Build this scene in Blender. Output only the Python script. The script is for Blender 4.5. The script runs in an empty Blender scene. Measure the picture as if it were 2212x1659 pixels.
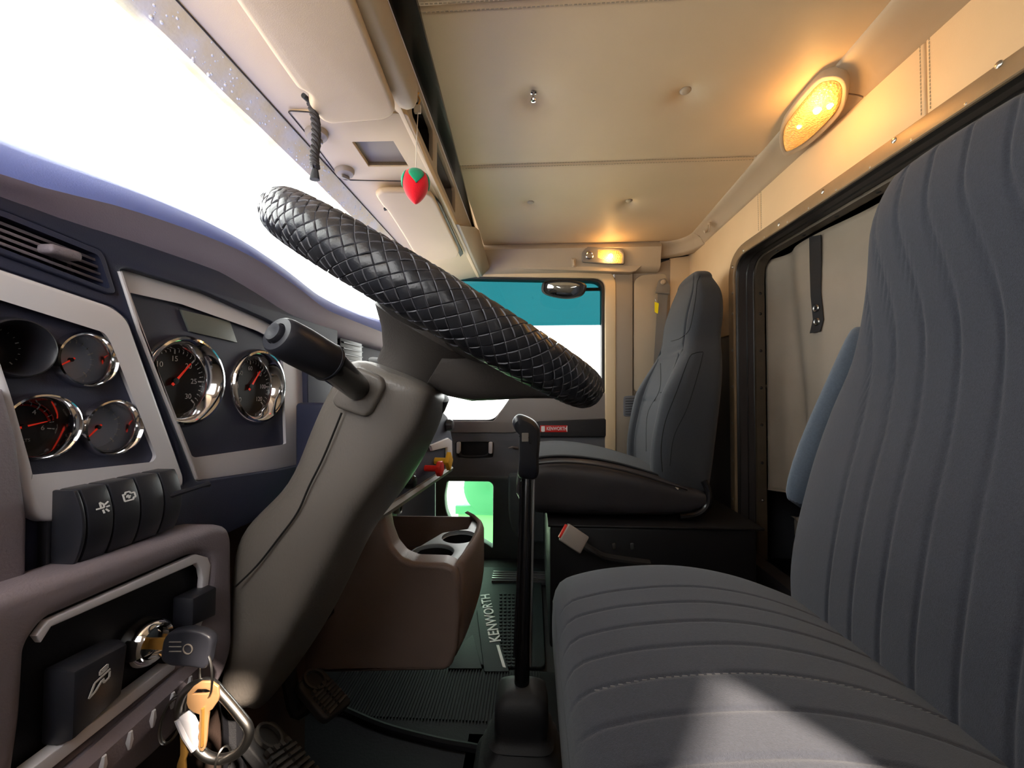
import bpy, bmesh, math, random
from mathutils import Vector as V, Matrix as MX

R = math.radians
random.seed(7)
SC = bpy.context.scene
COL = SC.collection

# ------------------------------------------------------------------ camera
CAM = V((0, 0, .75))
F_PX, CX, CY = 830.0, 1106.0, 829.5          # ultra-wide phone lens, 2212 px wide frame
YAW, PITCH = R(3.03), R(1.07)
FWD = V((-math.sin(YAW)*math.cos(PITCH), math.cos(YAW)*math.cos(PITCH), math.sin(PITCH)))
RGT = V((math.cos(YAW), math.sin(YAW), 0))
UPV = RGT.cross(FWD)
cd = bpy.data.cameras.new('camera'); cam = bpy.data.objects.new('camera', cd); COL.objects.link(cam)
cd.sensor_width = 36; cd.lens = F_PX*36/2212; cd.clip_start = .01; cd.clip_end = 300
cam.matrix_world = MX(((RGT.x, UPV.x, -FWD.x, CAM.x), (RGT.y, UPV.y, -FWD.y, CAM.y), (RGT.z, UPV.z, -FWD.z, CAM.z), (0, 0, 0, 1)))
SC.camera = cam

# ------------------------------------------------------------------ light
SC.view_settings.view_transform = 'Standard'; SC.view_settings.look = 'None'
SC.view_settings.exposure = 0.15; SC.view_settings.gamma = 1; SC.view_settings.use_curve_mapping = False
SC.cycles.max_bounces = 10; SC.cycles.diffuse_bounces = 6; SC.cycles.transparent_max_bounces = 12
SC.cycles.caustics_reflective = False; SC.cycles.caustics_refractive = False
SC.cycles.sample_clamp_indirect = 6.0
w = bpy.data.worlds.new('sky'); SC.world = w; w.use_nodes = True
bg = w.node_tree.nodes['Background']; bg.inputs[0].default_value = (1.0, .985, .965, 1); bg.inputs[1].default_value = 7.0
SUN = V((.52, -.60, .74)).normalized()        # direction towards the sun: high, behind the driver's shoulder
sd = bpy.data.lights.new('sun', 'SUN'); sd.energy = 17; sd.angle = R(1.6); sd.color = (1, .84, .68)
so = bpy.data.objects.new('sun', sd); COL.objects.link(so); so.location = (2, -3, 4)
so.rotation_euler = SUN.to_track_quat('Z', 'Y').to_euler()

# ------------------------------------------------------------------ helpers
def D(px, py): return FWD + RGT*((px-CX)/F_PX) - UPV*((py-CY)/F_PX)
def onX(px, py, x): d = D(px, py); return CAM + d*((x-CAM.x)/d.x)
def onY(px, py, y): d = D(px, py); return CAM + d*((y-CAM.y)/d.y)
def onZ(px, py, z): d = D(px, py); return CAM + d*((z-CAM.z)/d.z)
def onP(px, py, o, n): d = D(px, py); return CAM + d*((V(o)-CAM).dot(n)/d.dot(n))
X_, Y_, Z_ = V((1, 0, 0)), V((0, 1, 0)), V((0, 0, 1))
WM = {}

def lin(c):
    return tuple(((x/255)/12.92 if x/255 <= .04045 else ((x/255+.055)/1.055)**2.4) for x in c)

def mat(name, rgb, rough=.5, metal=0, bump=0, bscale=200, var=0, vscale=6, coat=0, spec=.5, trans=0, ior=1.45, emit=None, estr=0, dirt=None, sheen=0, stretch=None, alpha=1):
    m = bpy.data.materials.new(name); m.use_nodes = True
    nt = m.node_tree; p = nt.nodes['Principled BSDF']; c = (*lin(rgb), 1)
    I = p.inputs
    I['Base Color'].default_value = c; I['Roughness'].default_value = rough; I['Metallic'].default_value = metal
    I['Specular IOR Level'].default_value = spec; I['Coat Weight'].default_value = coat; I['IOR'].default_value = ior
    I['Transmission Weight'].default_value = trans; I['Sheen Weight'].default_value = sheen; I['Alpha'].default_value = alpha
    if emit: I['Emission Color'].default_value = (*lin(emit), 1); I['Emission Strength'].default_value = estr
    if bump or var or dirt:
        tc = nt.nodes.new('ShaderNodeTexCoord'); src = tc.outputs['Object']
        if stretch:
            mp = nt.nodes.new('ShaderNodeMapping'); mp.inputs['Scale'].default_value = stretch
            nt.links.new(src, mp.inputs[0]); src = mp.outputs[0]
    if var or dirt:
        n1 = nt.nodes.new('ShaderNodeTexNoise'); n1.inputs['Scale'].default_value = vscale; n1.inputs['Detail'].default_value = 6
        nt.links.new(src, n1.inputs[0])
        rp = nt.nodes.new('ShaderNodeMapRange'); rp.inputs[1].default_value = .3; rp.inputs[2].default_value = .7
        nt.links.new(n1.outputs[0], rp.inputs[0])
        mx = nt.nodes.new('ShaderNodeMix'); mx.data_type = 'RGBA'
        a = [x*(1-var) for x in c[:3]]; b = [min(1, x*(1+var)) for x in c[:3]]
        if dirt: b = list(lin(dirt))
        mx.inputs[6].default_value = (*a, 1); mx.inputs[7].default_value = (*b, 1)
        nt.links.new(rp.outputs[0], mx.inputs[0]); nt.links.new(mx.outputs[2], I['Base Color'])
    if bump:
        n2 = nt.nodes.new('ShaderNodeTexNoise'); n2.inputs['Scale'].default_value = bscale; n2.inputs['Detail'].default_value = 3
        nt.links.new(src, n2.inputs[0])
        bp = nt.nodes.new('ShaderNodeBump'); bp.inputs['Strength'].default_value = bump; bp.inputs['Distance'].default_value = .002
        nt.links.new(n2.outputs[0], bp.inputs['Height']); nt.links.new(bp.outputs[0], I['Normal'])
    return m

# --- meshes
def prism(b, pts, vec, bev=0, seg=2):
    bb = bmesh.new() if bev else b
    vec = V(vec)
    v0 = [bb.verts.new(p) for p in pts]; v1 = [bb.verts.new(V(p)+vec) for p in pts]
    n = len(pts)
    bb.faces.new(v0[::-1]); bb.faces.new(v1)
    for i in range(n): bb.faces.new((v0[i], v0[(i+1) % n], v1[(i+1) % n], v1[i]))
    if bev: bevel(bb, bev, seg); merge(b, bb)
    return b

def bevel(bb, w, seg=2, ang=28):
    bmesh.ops.recalc_face_normals(bb, faces=bb.faces)
    es = [e for e in bb.edges if len(e.link_faces) == 2 and e.calc_face_angle(0) > R(ang)]
    bmesh.ops.bevel(bb, geom=es, offset=w, segments=seg, affect='EDGES', profile=.5, clamp_overlap=True)

def merge(b, bb):
    me = bpy.data.meshes.new('tmp'); bb.to_mesh(me); bb.free(); b.from_mesh(me); bpy.data.meshes.remove(me)

def box(b, c, sx, sy, sz, bev=0, seg=2, u=X_, v=Y_, w_=Z_):
    c = V(c); u, v, w_ = V(u).normalized()*sx/2, V(v).normalized()*sy/2, V(w_).normalized()*sz
    p = [c-u-v-w_/2, c+u-v-w_/2, c+u+v-w_/2, c-u+v-w_/2]
    return prism(b, p, w_, bev, seg)

def basis(ax):
    ax = V(ax).normalized(); t = V((0, 0, 1)) if abs(ax.z) < .9 else V((1, 0, 0))
    u = ax.cross(t).normalized(); return u, ax.cross(u).normalized(), ax

def tube(b, pts, r, n=10, closed=False, caps=True, flat=1.0, updir=None):
    pts = [V(p) for p in pts]; N = len(pts)
    rs = r if isinstance(r, (list, tuple)) else [r]*N
    rings = []; pu = None
    for i, p in enumerate(pts):
        if closed: t = pts[(i+1) % N]-pts[i-1]
        else: t = pts[min(i+1, N-1)]-pts[max(i-1, 0)]
        t = t.normalized()
        if pu is None: u = basis(t)[0] if updir is None else V(updir)
        else: u = pu
        u = (u-t*u.dot(t)).normalized(); pu = u; v = t.cross(u)
        rings.append([b.verts.new(p+(u*math.cos(a)+v*math.sin(a)*flat)*rs[i]) for a in [2*math.pi*k/n for k in range(n)]])
    for i in range(N if closed else N-1):
        A, B = rings[i], rings[(i+1) % N]
        for k in range(n): b.faces.new((A[k], A[(k+1) % n], B[(k+1) % n], B[k]))
    if caps and not closed: b.faces.new(rings[0][::-1]); b.faces.new(rings[-1])
    return b

def loft(b, rings, closed=True, caps=True):
    vr = [[b.verts.new(p) for p in r] for r in rings]; n = len(rings[0])
    for A, B in zip(vr, vr[1:]):
        for k in range(n if closed else n-1): b.faces.new((A[k], A[(k+1) % n], B[(k+1) % n], B[k]))
    if caps: b.faces.new(vr[0][::-1]); b.faces.new(vr[-1])
    return b

def lathe(b, prof, o, ax, n=32, ref=None):
    u, v, a = basis(ax); o = V(o)
    if ref is not None: u = (V(ref)-a*V(ref).dot(a)).normalized(); v = a.cross(u)
    rings = []
    for r, h in prof:
        if r < 1e-6: rings.append([b.verts.new(o+a*h)])
        else: rings.append([b.verts.new(o+a*h+(u*math.cos(t)+v*math.sin(t))*r) for t in [2*math.pi*k/n for k in range(n)]])
    for A, B in zip(rings, rings[1:]):
        for k in range(n):
            k2 = (k+1) % n
            if len(A) == 1 and len(B) == 1: continue
            if len(A) == 1: b.faces.new((A[0], B[k], B[k2]))
            elif len(B) == 1: b.faces.new((A[k], A[k2], B[0]))
            else: b.faces.new((A[k], A[k2], B[k2], B[k]))
    return b

def grid(b, fn, nu, nv):
    g = [[b.verts.new(fn(i/nu, j/nv)) for j in range(nv+1)] for i in range(nu+1)]
    for i in range(nu):
        for j in range(nv): b.faces.new((g[i][j], g[i+1][j], g[i+1][j+1], g[i][j+1]))
    return b

def fillet(pts, r, k=5):
    """round the corners of a planar polygon; r scalar or one per corner"""
    pts = [V(p) for p in pts]; n = len(pts); out = []
    for i in range(n):
        p, a, c = pts[i], pts[i-1], pts[(i+1) % n]
        rr = r[i] if isinstance(r, (list, tuple)) else r
        d1, d2 = (a-p), (c-p); l = min(rr, d1.length*.48, d2.length*.48)
        if rr <= 0: out.append(p); continue
        s, e = p+d1.normalized()*l, p+d2.normalized()*l
        for j in range(k+1):
            t = j/k; out.append((1-t)**2*s+2*t*(1-t)*p+t*t*e)
    return out

def smooth(pts, n=6, closed=False):
    """Catmull-Rom through the points"""
    pts = [V(p) for p in pts]; N = len(pts); out = []
    for i in range(N if closed else N-1):
        g = (lambda q: pts[q % N]) if closed else (lambda q: pts[max(0, min(N-1, q))])
        p0, p1, p2, p3 = g(i-1), g(i), g(i+1), g(i+2)
        for j in range(n):
            t = j/n
            out.append(.5*((2*p1)+(p2-p0)*t+(2*p0-5*p1+4*p2-p3)*t*t+(3*p1-p0-3*p2+p3)*t**3))
    if not closed: out.append(pts[-1])
    return out

class Fr:
    """a plane: origin, in-plane axes, normal; px() gives the point of the plane seen at a pixel"""
    def __init__(s, o, n, u=None):
        s.o, s.n = V(o), V(n).normalized()
        s.u = (V(u)-s.n*V(u).dot(s.n)).normalized() if u is not None else s.n.cross(Z_).normalized()*-1
        s.v = s.n.cross(s.u)
    def px(s, x, y, off=0): return onP(x, y, s.o+s.n*off, s.n)
    def pl(s, pts, off=0): return [s.px(x, y, off) for x, y in pts]
    def at(s, a, c, off=0): return s.o+s.u*a+s.v*c+s.n*off
    def rect(s, a0, c0, a1, c1, off=0): return [s.at(a0, c0, off), s.at(a1, c0, off), s.at(a1, c1, off), s.at(a0, c1, off)]
    def uv(s, p): d = V(p)-s.o; return d.dot(s.u), d.dot(s.v)

def curve_mesh(cu):
    o = bpy.data.objects.new('tmp', cu); me = bpy.data.meshes.new_from_object(o)
    bpy.data.objects.remove(o); bpy.data.curves.remove(cu); return me

def plate(b, fr, outlines, t, bev=0, off=0, res=2):
    """flat plate with holes: outlines = [outer, hole, ...] 3D points in (or near) the plane; front face at off, body behind it"""
    cu = bpy.data.curves.new('tmp', 'CURVE'); cu.dimensions = '2D'; cu.fill_mode = 'BOTH'
    cu.extrude = max(t/2-bev, 1e-5); cu.bevel_depth = bev; cu.bevel_resolution = res; cu.offset = -bev
    for ol in outlines:
        sp = cu.splines.new('POLY'); sp.points.add(len(ol)-1); sp.use_cyclic_u = True
        for q, p in zip(sp.points, ol): a, c = fr.uv(p); q.co = (a, c, 0, 1)
    me = curve_mesh(cu)
    for v in me.vertices: v.co = fr.at(v.co.x, v.co.y, v.co.z+off-t/2)
    b.from_mesh(me); bpy.data.meshes.remove(me)
    bmesh.ops.remove_doubles(b, verts=b.verts, dist=1e-6)
    return b

def text(b, s, o, u, v, size, t=.0004, align='CENTER', bold=0, sx=1.0):
    cu = bpy.data.curves.new('tmp', 'FONT'); cu.body = s; cu.size = size; cu.extrude = t/2; cu.align_x = align; cu.align_y = 'CENTER'; cu.offset = bold; cu.resolution_u = 3
    me = curve_mesh(cu); u, v = V(u).normalized(), V(v).normalized(); n = u.cross(v)
    for q in me.vertices: q.co = V(o)+u*q.co.x*sx+v*q.co.y+n*q.co.z
    b.from_mesh(me); bpy.data.meshes.remove(me); return b

def mesh_of(name, b, m, sharp=35):
    bmesh.ops.recalc_face_normals(b, faces=b.faces)
    for f in b.faces: f.smooth = True
    for e in b.edges:
        if len(e.link_faces) == 2 and e.calc_face_angle(0) > R(sharp): e.smooth = False
    me = bpy.data.meshes.new(name); b.to_mesh(me); b.free()
    if m is not None: me.materials.append(m)
    return me

def link(name, me, parent=None, mw=None):
    o = bpy.data.objects.new(name, me); COL.objects.link(o)
    mw = mw if mw is not None else MX.Identity(4)
    WM[o.name] = mw
    if parent is not None: o.parent = parent; o.matrix_local = WM[parent.name].inverted() @ mw
    else: o.matrix_world = mw
    return o

def part(name, b, m, parent=None, sharp=35, sub=0, label=None, kind=None):
    o = link(name, mesh_of(name, b, m, sharp), parent)
    if sub: md = o.modifiers.new('s', 'SUBSURF'); md.levels = md.render_levels = sub
    if label: o['label'] = label
    if kind: o['kind'] = kind
    return o

def tag(o, label, cat, group=None):
    o['label'] = label; o['category'] = cat
    if group: o['group'] = group
    return o

def thing(name, label, cat, loc, group=None):
    o = bpy.data.objects.new(name, None); COL.objects.link(o); o.empty_display_size = .02
    o.location = V(loc); WM[o.name] = MX.Translation(V(loc))
    return tag(o, label, cat, group)

def struct(name, loc=None, b=None, m=None, label=None, sharp=35):
    if b is None:
        o = bpy.data.objects.new(name, None); COL.objects.link(o); o.empty_display_size = .02
        o.location = V(loc); WM[o.name] = MX.Translation(V(loc))
    else: o = part(name, b, m, None, sharp)
    o['kind'] = 'structure'
    if label: o['label'] = label
    return o

def ns(): return bmesh.new()
# ------------------------------------------------------------------ materials
M_ = {}
M_['tan_vinyl'] = mat('tan_vinyl', (202, 179, 147), .55, bump=.12, bscale=900, var=.05, vscale=4)
M_['tan_wall'] = mat('tan_wall', (214, 188, 152), .55, bump=.12, bscale=700, var=.05, vscale=5)
M_['tan_plastic'] = mat('tan_plastic', (176, 160, 138), .5, bump=.1, bscale=900, var=.04, vscale=5)
M_['sand_plastic'] = mat('sand_plastic', (214, 191, 155), .48, bump=.08, bscale=900, var=.05, vscale=4)
M_['grey_plastic'] = mat('grey_plastic', (122, 116, 110), .55, bump=.15, bscale=800, var=.05)
M_['pillar'] = mat('pillar', (150, 138, 124), .55, bump=.12, bscale=800, var=.05)
M_['shroud'] = mat('shroud', (118, 112, 106), .38, bump=.22, bscale=420, var=.06, stretch=(1, 1, .5))
M_['console'] = mat('console', (122, 104, 95), .42, bump=.2, bscale=500, var=.08)
M_['navy'] = mat('navy', (112, 130, 205), .5, bump=.12, bscale=800, var=.05)  # dark hood plastic, blue of sky and flare put into its colour
M_['navy_face'] = mat('navy_face', (50, 54, 78), .55, bump=.12, bscale=800, var=.06)  # black fascia plastic with the bluish flare veil mixed into its colour
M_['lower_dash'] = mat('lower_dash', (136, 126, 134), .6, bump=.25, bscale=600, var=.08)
M_['silver'] = mat('silver', (230, 227, 233), .4, metal=0, var=.03)
M_['chrome'] = mat('chrome', (225, 225, 228), .08, metal=1)
M_['steel'] = mat('steel', (170, 168, 165), .3, metal=1)
M_['brass'] = mat('brass', (236, 178, 92), .34, metal=.75, var=.08, vscale=60)
M_['copper_key'] = mat('copper_key', (226, 176, 124), .38, metal=.55, var=.06, vscale=60)
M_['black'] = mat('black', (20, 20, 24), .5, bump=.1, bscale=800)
M_['black_gloss'] = mat('black_gloss', (16, 16, 19), .25, coat=.2)
M_['switch'] = mat('switch', (42, 43, 50), .38, bump=.05, bscale=900)  # black plastic, lifted towards blue for the veil glare
M_['rubber'] = mat('rubber', (38, 38, 40), .6, bump=.15, bscale=300, var=.15)
M_['mat_rubber'] = mat('mat_rubber', (14, 15, 20), .65, spec=.25, bump=.2, bscale=200, var=.25, vscale=12)
M_['mat_green'] = mat('mat_green', (23, 32, 34), .6, spec=.35, bump=.2, bscale=200, var=.2, vscale=12)
M_['leather'] = mat('leather', (34, 35, 39), .3, bump=.12, bscale=500, var=.12, vscale=60)
M_['hub_leather'] = mat('hub_leather', (84, 79, 76), .4, bump=.3, bscale=320, var=.06)
M_['dial'] = mat('dial', (26, 24, 26), .5)
M_['dial_grey'] = mat('dial_grey', (188, 198, 222), .5)
M_['panel'] = mat('panel', (60, 62, 82), .5, bump=.1, bscale=900, var=.05)  # black face plates, veil glare painted in as a blue tint
M_['red'] = mat('red', (220, 40, 30), .4)
M_['needle'] = mat('needle', (235, 60, 40), .4, emit=(235, 50, 30), estr=.3)
M_['white'] = mat('white', (235, 235, 235), .5)
M_['lcd'] = mat('lcd', (120, 124, 118), .3)
M_['fabric'] = mat('fabric', (63, 66, 75), .9, bump=.5, bscale=1400, var=.12, vscale=500, sheen=.15, spec=.2)
M_['fabric2'] = mat('fabric2', (52, 55, 60), .9, bump=.4, bscale=1400, var=.1, vscale=500, sheen=.15, spec=.2)
M_['arm_fabric'] = mat('arm_fabric', (86, 97, 110), .9, bump=.4, bscale=1200, var=.08, vscale=300, sheen=.2, spec=.2)
M_['fabric3'] = mat('fabric3', (36, 38, 42), .9, bump=.4, bscale=1400, var=.1, vscale=500, sheen=.1, spec=.2)
M_['leather_edge'] = mat('leather_edge', (92, 92, 98), .5)
M_['seat_vinyl'] = mat('seat_vinyl', (52, 50, 53), .42, bump=.15, bscale=500, var=.1)
M_['curtain'] = mat('curtain', (150, 140, 128), .7, bump=.15, bscale=500, var=.06, vscale=8)
M_['strip'] = mat('strip', (146, 128, 104), .45, metal=.3, bump=.1, bscale=300, var=.15, vscale=14)
M_['strip_dark'] = mat('strip_dark', (78, 70, 60), .5, metal=.2, bump=.1, bscale=300, var=.15, vscale=14)
M_['bellows'] = mat('bellows', (24, 24, 25), .38, bump=.2, bscale=200, var=.15)
M_['strap'] = mat('strap', (34, 34, 36), .7, bump=.4, bscale=900)
M_['braid'] = mat('braid', (52, 50, 52), .7, bump=.3, bscale=600)
M_['seam'] = mat('seam', (60, 52, 46), .8)
M_['thread'] = mat('thread', (160, 146, 124), .8)
M_['door_grey'] = mat('door_grey', (128, 122, 120), .6, bump=.15, bscale=800, var=.05)  # lightened to take in the veil glare over the door
M_['door_dark'] = mat('door_dark', (98, 100, 106), .6, bump=.15, bscale=800, var=.06)  # darker door plastic, also raised by painted-in veil glare
M_['door_lower'] = mat('door_lower', (80, 87, 88), .6, bump=.15, bscale=800, var=.06)
M_['rubber_worn'] = mat('rubber_worn', (68, 66, 64), .6, bump=.2, bscale=300, var=.2)
M_['seam_dark'] = mat('seam_dark', (16, 17, 19), .9)
M_['door_black'] = mat('door_black', (34, 34, 38), .5, bump=.1, bscale=800)
M_['floor'] = mat('floor', (30, 32, 32), .7, bump=.3, bscale=120, var=.2)
M_['berry'] = mat('berry', (228, 22, 40), .9, bump=.3, bscale=600, sheen=.4, spec=.2)
M_['leaf'] = mat('leaf', (28, 150, 108), .9, bump=.3, bscale=600, sheen=.4, spec=.2)
M_['yellow'] = mat('yellow', (238, 186, 50), .4)
M_['tagyellow'] = mat('tagyellow', (246, 226, 20), .5)
M_['buckle'] = mat('buckle', (150, 142, 136), .5, bump=.1, bscale=600)
M_['white_plastic'] = mat('white_plastic', (225, 218, 205), .5)
M_['cup'] = mat('cup', (150, 160, 164), .4, bump=.15, bscale=500, var=.06)
M_['weathered'] = mat('weathered', (244, 226, 176), .6, bump=.4, bscale=90, var=.10, vscale=24, dirt=(236, 230, 216))
M_['hood_lip'] = mat('hood_lip', (160, 148, 172), .55, bump=.12, bscale=800, var=.05)  # dark lip plastic, lavender haze of the flare put into its colour
M_['kick'] = mat('kick', (66, 52, 46), .6, bump=.2, bscale=500, var=.1)
M_['quilt'] = mat('quilt', (110, 106, 100), .9, bump=.3, bscale=600)
M_['gravel'] = mat('gravel', (222, 216, 206), .9, bump=.3, bscale=40, var=.12, vscale=20)
M_['green_paint'] = mat('green_paint', (104, 160, 104), .5, var=.08, vscale=3)
M_['green_dark'] = mat('green_dark', (54, 120, 84), .5)
M_['dark_hole'] = mat('dark_hole', (20, 18, 17), .8)
M_['hole_brown'] = mat('hole_brown', (96, 78, 60), .7, var=.05)
M_['mirror_film'] = mat('mirror_film', (200, 205, 205), .05, metal=1)

def glassmat(name, rgb, mixrough=.02, refl=.06):
    m = bpy.data.materials.new(name); m.use_nodes = True; nt = m.node_tree
    for n in list(nt.nodes): nt.nodes.remove(n)
    out = nt.nodes.new('ShaderNodeOutputMaterial'); mx = nt.nodes.new('ShaderNodeMixShader'); t = nt.nodes.new('ShaderNodeBsdfTransparent'); g = nt.nodes.new('ShaderNodeBsdfGlossy')
    lw = nt.nodes.new('ShaderNodeLayerWeight'); lw.inputs[0].default_value = .25; fr = nt.nodes.new('ShaderNodeMapRange'); fr.inputs[1].default_value = 0; fr.inputs[2].default_value = 1; fr.inputs[3].default_value = .015; fr.inputs[4].default_value = .18; nt.links.new(lw.outputs['Facing'], fr.inputs[0])
    t.inputs[0].default_value = (*rgb, 1); g.inputs['Roughness'].default_value = mixrough
    nt.links.new(fr.outputs[0], mx.inputs[0]); nt.links.new(t.outputs[0], mx.inputs[1]); nt.links.new(g.outputs[0], mx.inputs[2]); nt.links.new(mx.outputs[0], out.inputs[0])
    return m
M_['glass'] = glassmat('glass', (.96, .98, .97))
M_['tint'] = glassmat('tint', (.06, .19, .205))
M_['peep'] = glassmat('peep', (.75, .95, .82))
M_['dial_glass'] = glassmat('dial_glass', (.97, .97, .97))

def lensmat(name, col, strength, scale):
    m = bpy.data.materials.new(name); m.use_nodes = True; nt = m.node_tree; p = nt.nodes['Principled BSDF']
    tc = nt.nodes.new('ShaderNodeTexCoord'); vo = nt.nodes.new('ShaderNodeTexVoronoi'); vo.inputs['Scale'].default_value = scale
    nt.links.new(tc.outputs['Object'], vo.inputs['Vector'])
    mr = nt.nodes.new('ShaderNodeMapRange'); mr.inputs[1].default_value = 0; mr.inputs[2].default_value = .6; mr.inputs[3].default_value = strength*1.6; mr.inputs[4].default_value = strength*.5
    nt.links.new(vo.outputs['Distance'], mr.inputs[0]); nt.links.new(mr.outputs[0], p.inputs['Emission Strength'])
    p.inputs['Emission Color'].default_value = (*lin(col), 1); p.inputs['Base Color'].default_value = (*lin((240, 190, 120)), 1); p.inputs['Roughness'].default_value = .2
    bp = nt.nodes.new('ShaderNodeBump'); bp.inputs['Distance'].default_value = .002; nt.links.new(vo.outputs['Distance'], bp.inputs['Height']); nt.links.new(bp.outputs[0], p.inputs['Normal'])
    return m
M_['lens_amber'] = lensmat('lens_amber', (255, 170, 62), .5, 220)
M_['bulb'] = mat('bulb', (255, 230, 150), .3, emit=(255, 225, 120), estr=14)
# ------------------------------------------------------------------ floor and outer shell
XR, YP, YD = .71, 1.75, -.12        # rear wall, passenger side, driver side
b = ns(); box(b, (.03, .82, -.02), 1.70, 2.0, .04); struct('floor', b=b, m=M_['floor'])
# roof skin keeps the sky out above the headliner
b = ns(); box(b, (.13, .815, 1.475), 1.22, 1.99, .03)
ceil = struct('ceiling', b=b, m=M_['tan_plastic'])

BTN = [(.003, .845), (.338, .855), (-.005, 1.338), (.337, 1.345), (.003, .35), (.338, .36)]
def dimple(x, y):
    d = 0
    for bx_, by_ in BTN:
        r = math.hypot(x-bx_, y-by_); d += .009*math.exp(-(r/.020)**2)+.008*math.exp(-(r/.045)**2)
    return d
def headpanel(y0, y1):
    b = ns(); x0, x1 = -.215, .668
    def f(u, v):
        x, y = x0+(x1-x0)*u, y0+(y1-y0)*v
        e = min(v, 1-v)*(y1-y0)
        return V((x, y, 1.400+.004*math.exp(-(e/.006)**2)+.0015*math.exp(-(e/.02)**2)+dimple(x, y)))
    grid(b, f, 90, 60)
    p = part('headliner_panel', b, M_['tan_vinyl'], ceil)
    return p
seams = [-.10, .175, .632, 1.095, 1.70]
for y0, y1 in zip(seams, seams[1:]): headpanel(y0+.0006, y1-.0006)
for s in seams[1:-1]:                                     # twin rows of stitches along each seam
    for dy in (-.007, .007):
        b = ns()
        for i in range(110):
            x = -.20+i*.0078; box(b, (x, s+dy, 1.4004), .0052, .0012, .0012)
        part('stitch_row', b, M_['thread'], ceil, kind='stuff')
for i, (x, y) in enumerate(BTN):
    z = 1.400+dimple(x, y)
    b = ns()
    if i == 0:     # this tuft has lost its cover: only the bare steel stud shows
        lathe(b, [(.0, -.022), (.005, -.021), (.0065, -.018), (.0055, -.014), (.003, -.012), (.003, -.004), (.0065, -.003), (.0065, 0)], (x, y, z-.001), Z_, 16)
        part('stud', b, M_['chrome'], ceil, label='bare steel stud without its covered button')
    else:
        lathe(b, [(.0, -.0065), (.006, -.006), (.0105, -.0045), (.0125, -.002), (.0128, .001)], (x, y, z-.001), Z_, 24)
        part('button', b, M_['tan_plastic'], ceil)

# ------------------------------------------------------------------ driver side wall behind the lens: its window plus two openings added for sunlight
frL = Fr((0, YD, 0), (0, 1, 0), X_)
b = ns()
outer = [V((-.75, YD, 0)), V((.80, YD, 0)), V((.80, YD, 1.47)), V((-.46, YD, 1.47)), V((-.75, YD, .9))]
def sunproj(px, py, z):      # a point of the seat as seen, carried along the sunbeam to the driver side wall
    p = onZ(px, py, z); t = (YD-p.y)/SUN.y; return p+SUN*t
win = fillet([V((-.60, YD, .84)), V((-.10, YD, .84)), V((-.10, YD, 1.24)), V((-.47, YD, 1.24))], .05)
q1, q2, q3 = sunproj(1480, 1405, .425), sunproj(2010, 1720, .42), sunproj(1375, 1720, .42)
sun_opening = fillet([q3, q2, q1], [.01, .01, .03])  # added opening, outline carried back from the sun patch on the seat
sun_slot = fillet([V((.09, YD, .93)), V((.19, YD, .93)), V((.19, YD, 1.13)), V((.09, YD, 1.13))], .02)  # unseen slot added to let sun onto the keys and column foot
plate(b, frL, [outer, win, sun_opening, sun_slot], .04)
struct('wall_left', b=b, m=M_['pillar'])

# ------------------------------------------------------------------ front wall, windshield
b = ns(); box(b, (-.735, .815, .42), .03, 1.91, .86); struct('wall_front', b=b, m=M_['black'])
g0, g1 = V((-.465, 0, 1.205)), V((-.715, 0, .84))
frW = Fr((g0+g1)/2, V((g1.z-g0.z, 0, -(g1.x-g0.x))).normalized()*-1, Y_)
win1 = struct('window_1', loc=((-.715, .8, .84)), label='windshield blown out by the daylight')
b = ns(); prism(b, [g0+Y_*-.1, g0+Y_*1.74, g1+Y_*1.74, g1+Y_*-.1], frW.n*.005)
part('pane', b, M_['glass'], win1)
b = ns()     # weathered lip of the roof skin above the glass
pts = [V((-.478, 0, 1.197)), V((-.462, 0, 1.199)), V((-.449, 0, 1.212)), V((-.4345, 0, 1.2295)), V((-.436, 0, 1.243)), V((-.485, 0, 1.215))]
rings = []
for i in range(61):
    y = -.10+1.84*i/60; rings.append([p+Y_*y+V((random.uniform(-.0008, .0008), 0, random.uniform(-.0006, .0006))) for p in pts])
loft(b, rings); part('header_lip', b, M_['weathered'], win1, label='weathered cream header strip with beads of moisture')
random.seed(3)
b = ns()
for i in range(320):
    y = random.uniform(.34, 1.15); t = random.betavariate(1.3, 2.2); 
    p = V((-.462, y, 1.199)).lerp(V((-.4345, y, 1.2295)), t); r = random.uniform(.0010, .0030)
    lathe(b, [(0, r*.7), (r*.6, r*.5), (r, 0)], p-V((.002, 0, -.002))*.2, V((.75, 0, -.66)), 6)
part('droplets', b, mat('droplet', (240, 240, 236), .1), win1, kind='stuff')
# far A-pillar
b = ns(); prism(b, [V((-.44, 1.70, 1.24)), V((-.36, 1.70, 1.24)), V((-.58, 1.70, .80)), V((-.70, 1.70, .80))], Y_*.06, .01)
struct('trim_1', b=b, m=M_['tan_plastic'], label='tan windshield pillar cover on the passenger side')

# ------------------------------------------------------------------ roof rails round the headliner
def rail(name, pts, m, label, prof, sharp=35):
    """prof: ring offsets per station given as list of rings"""
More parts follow.
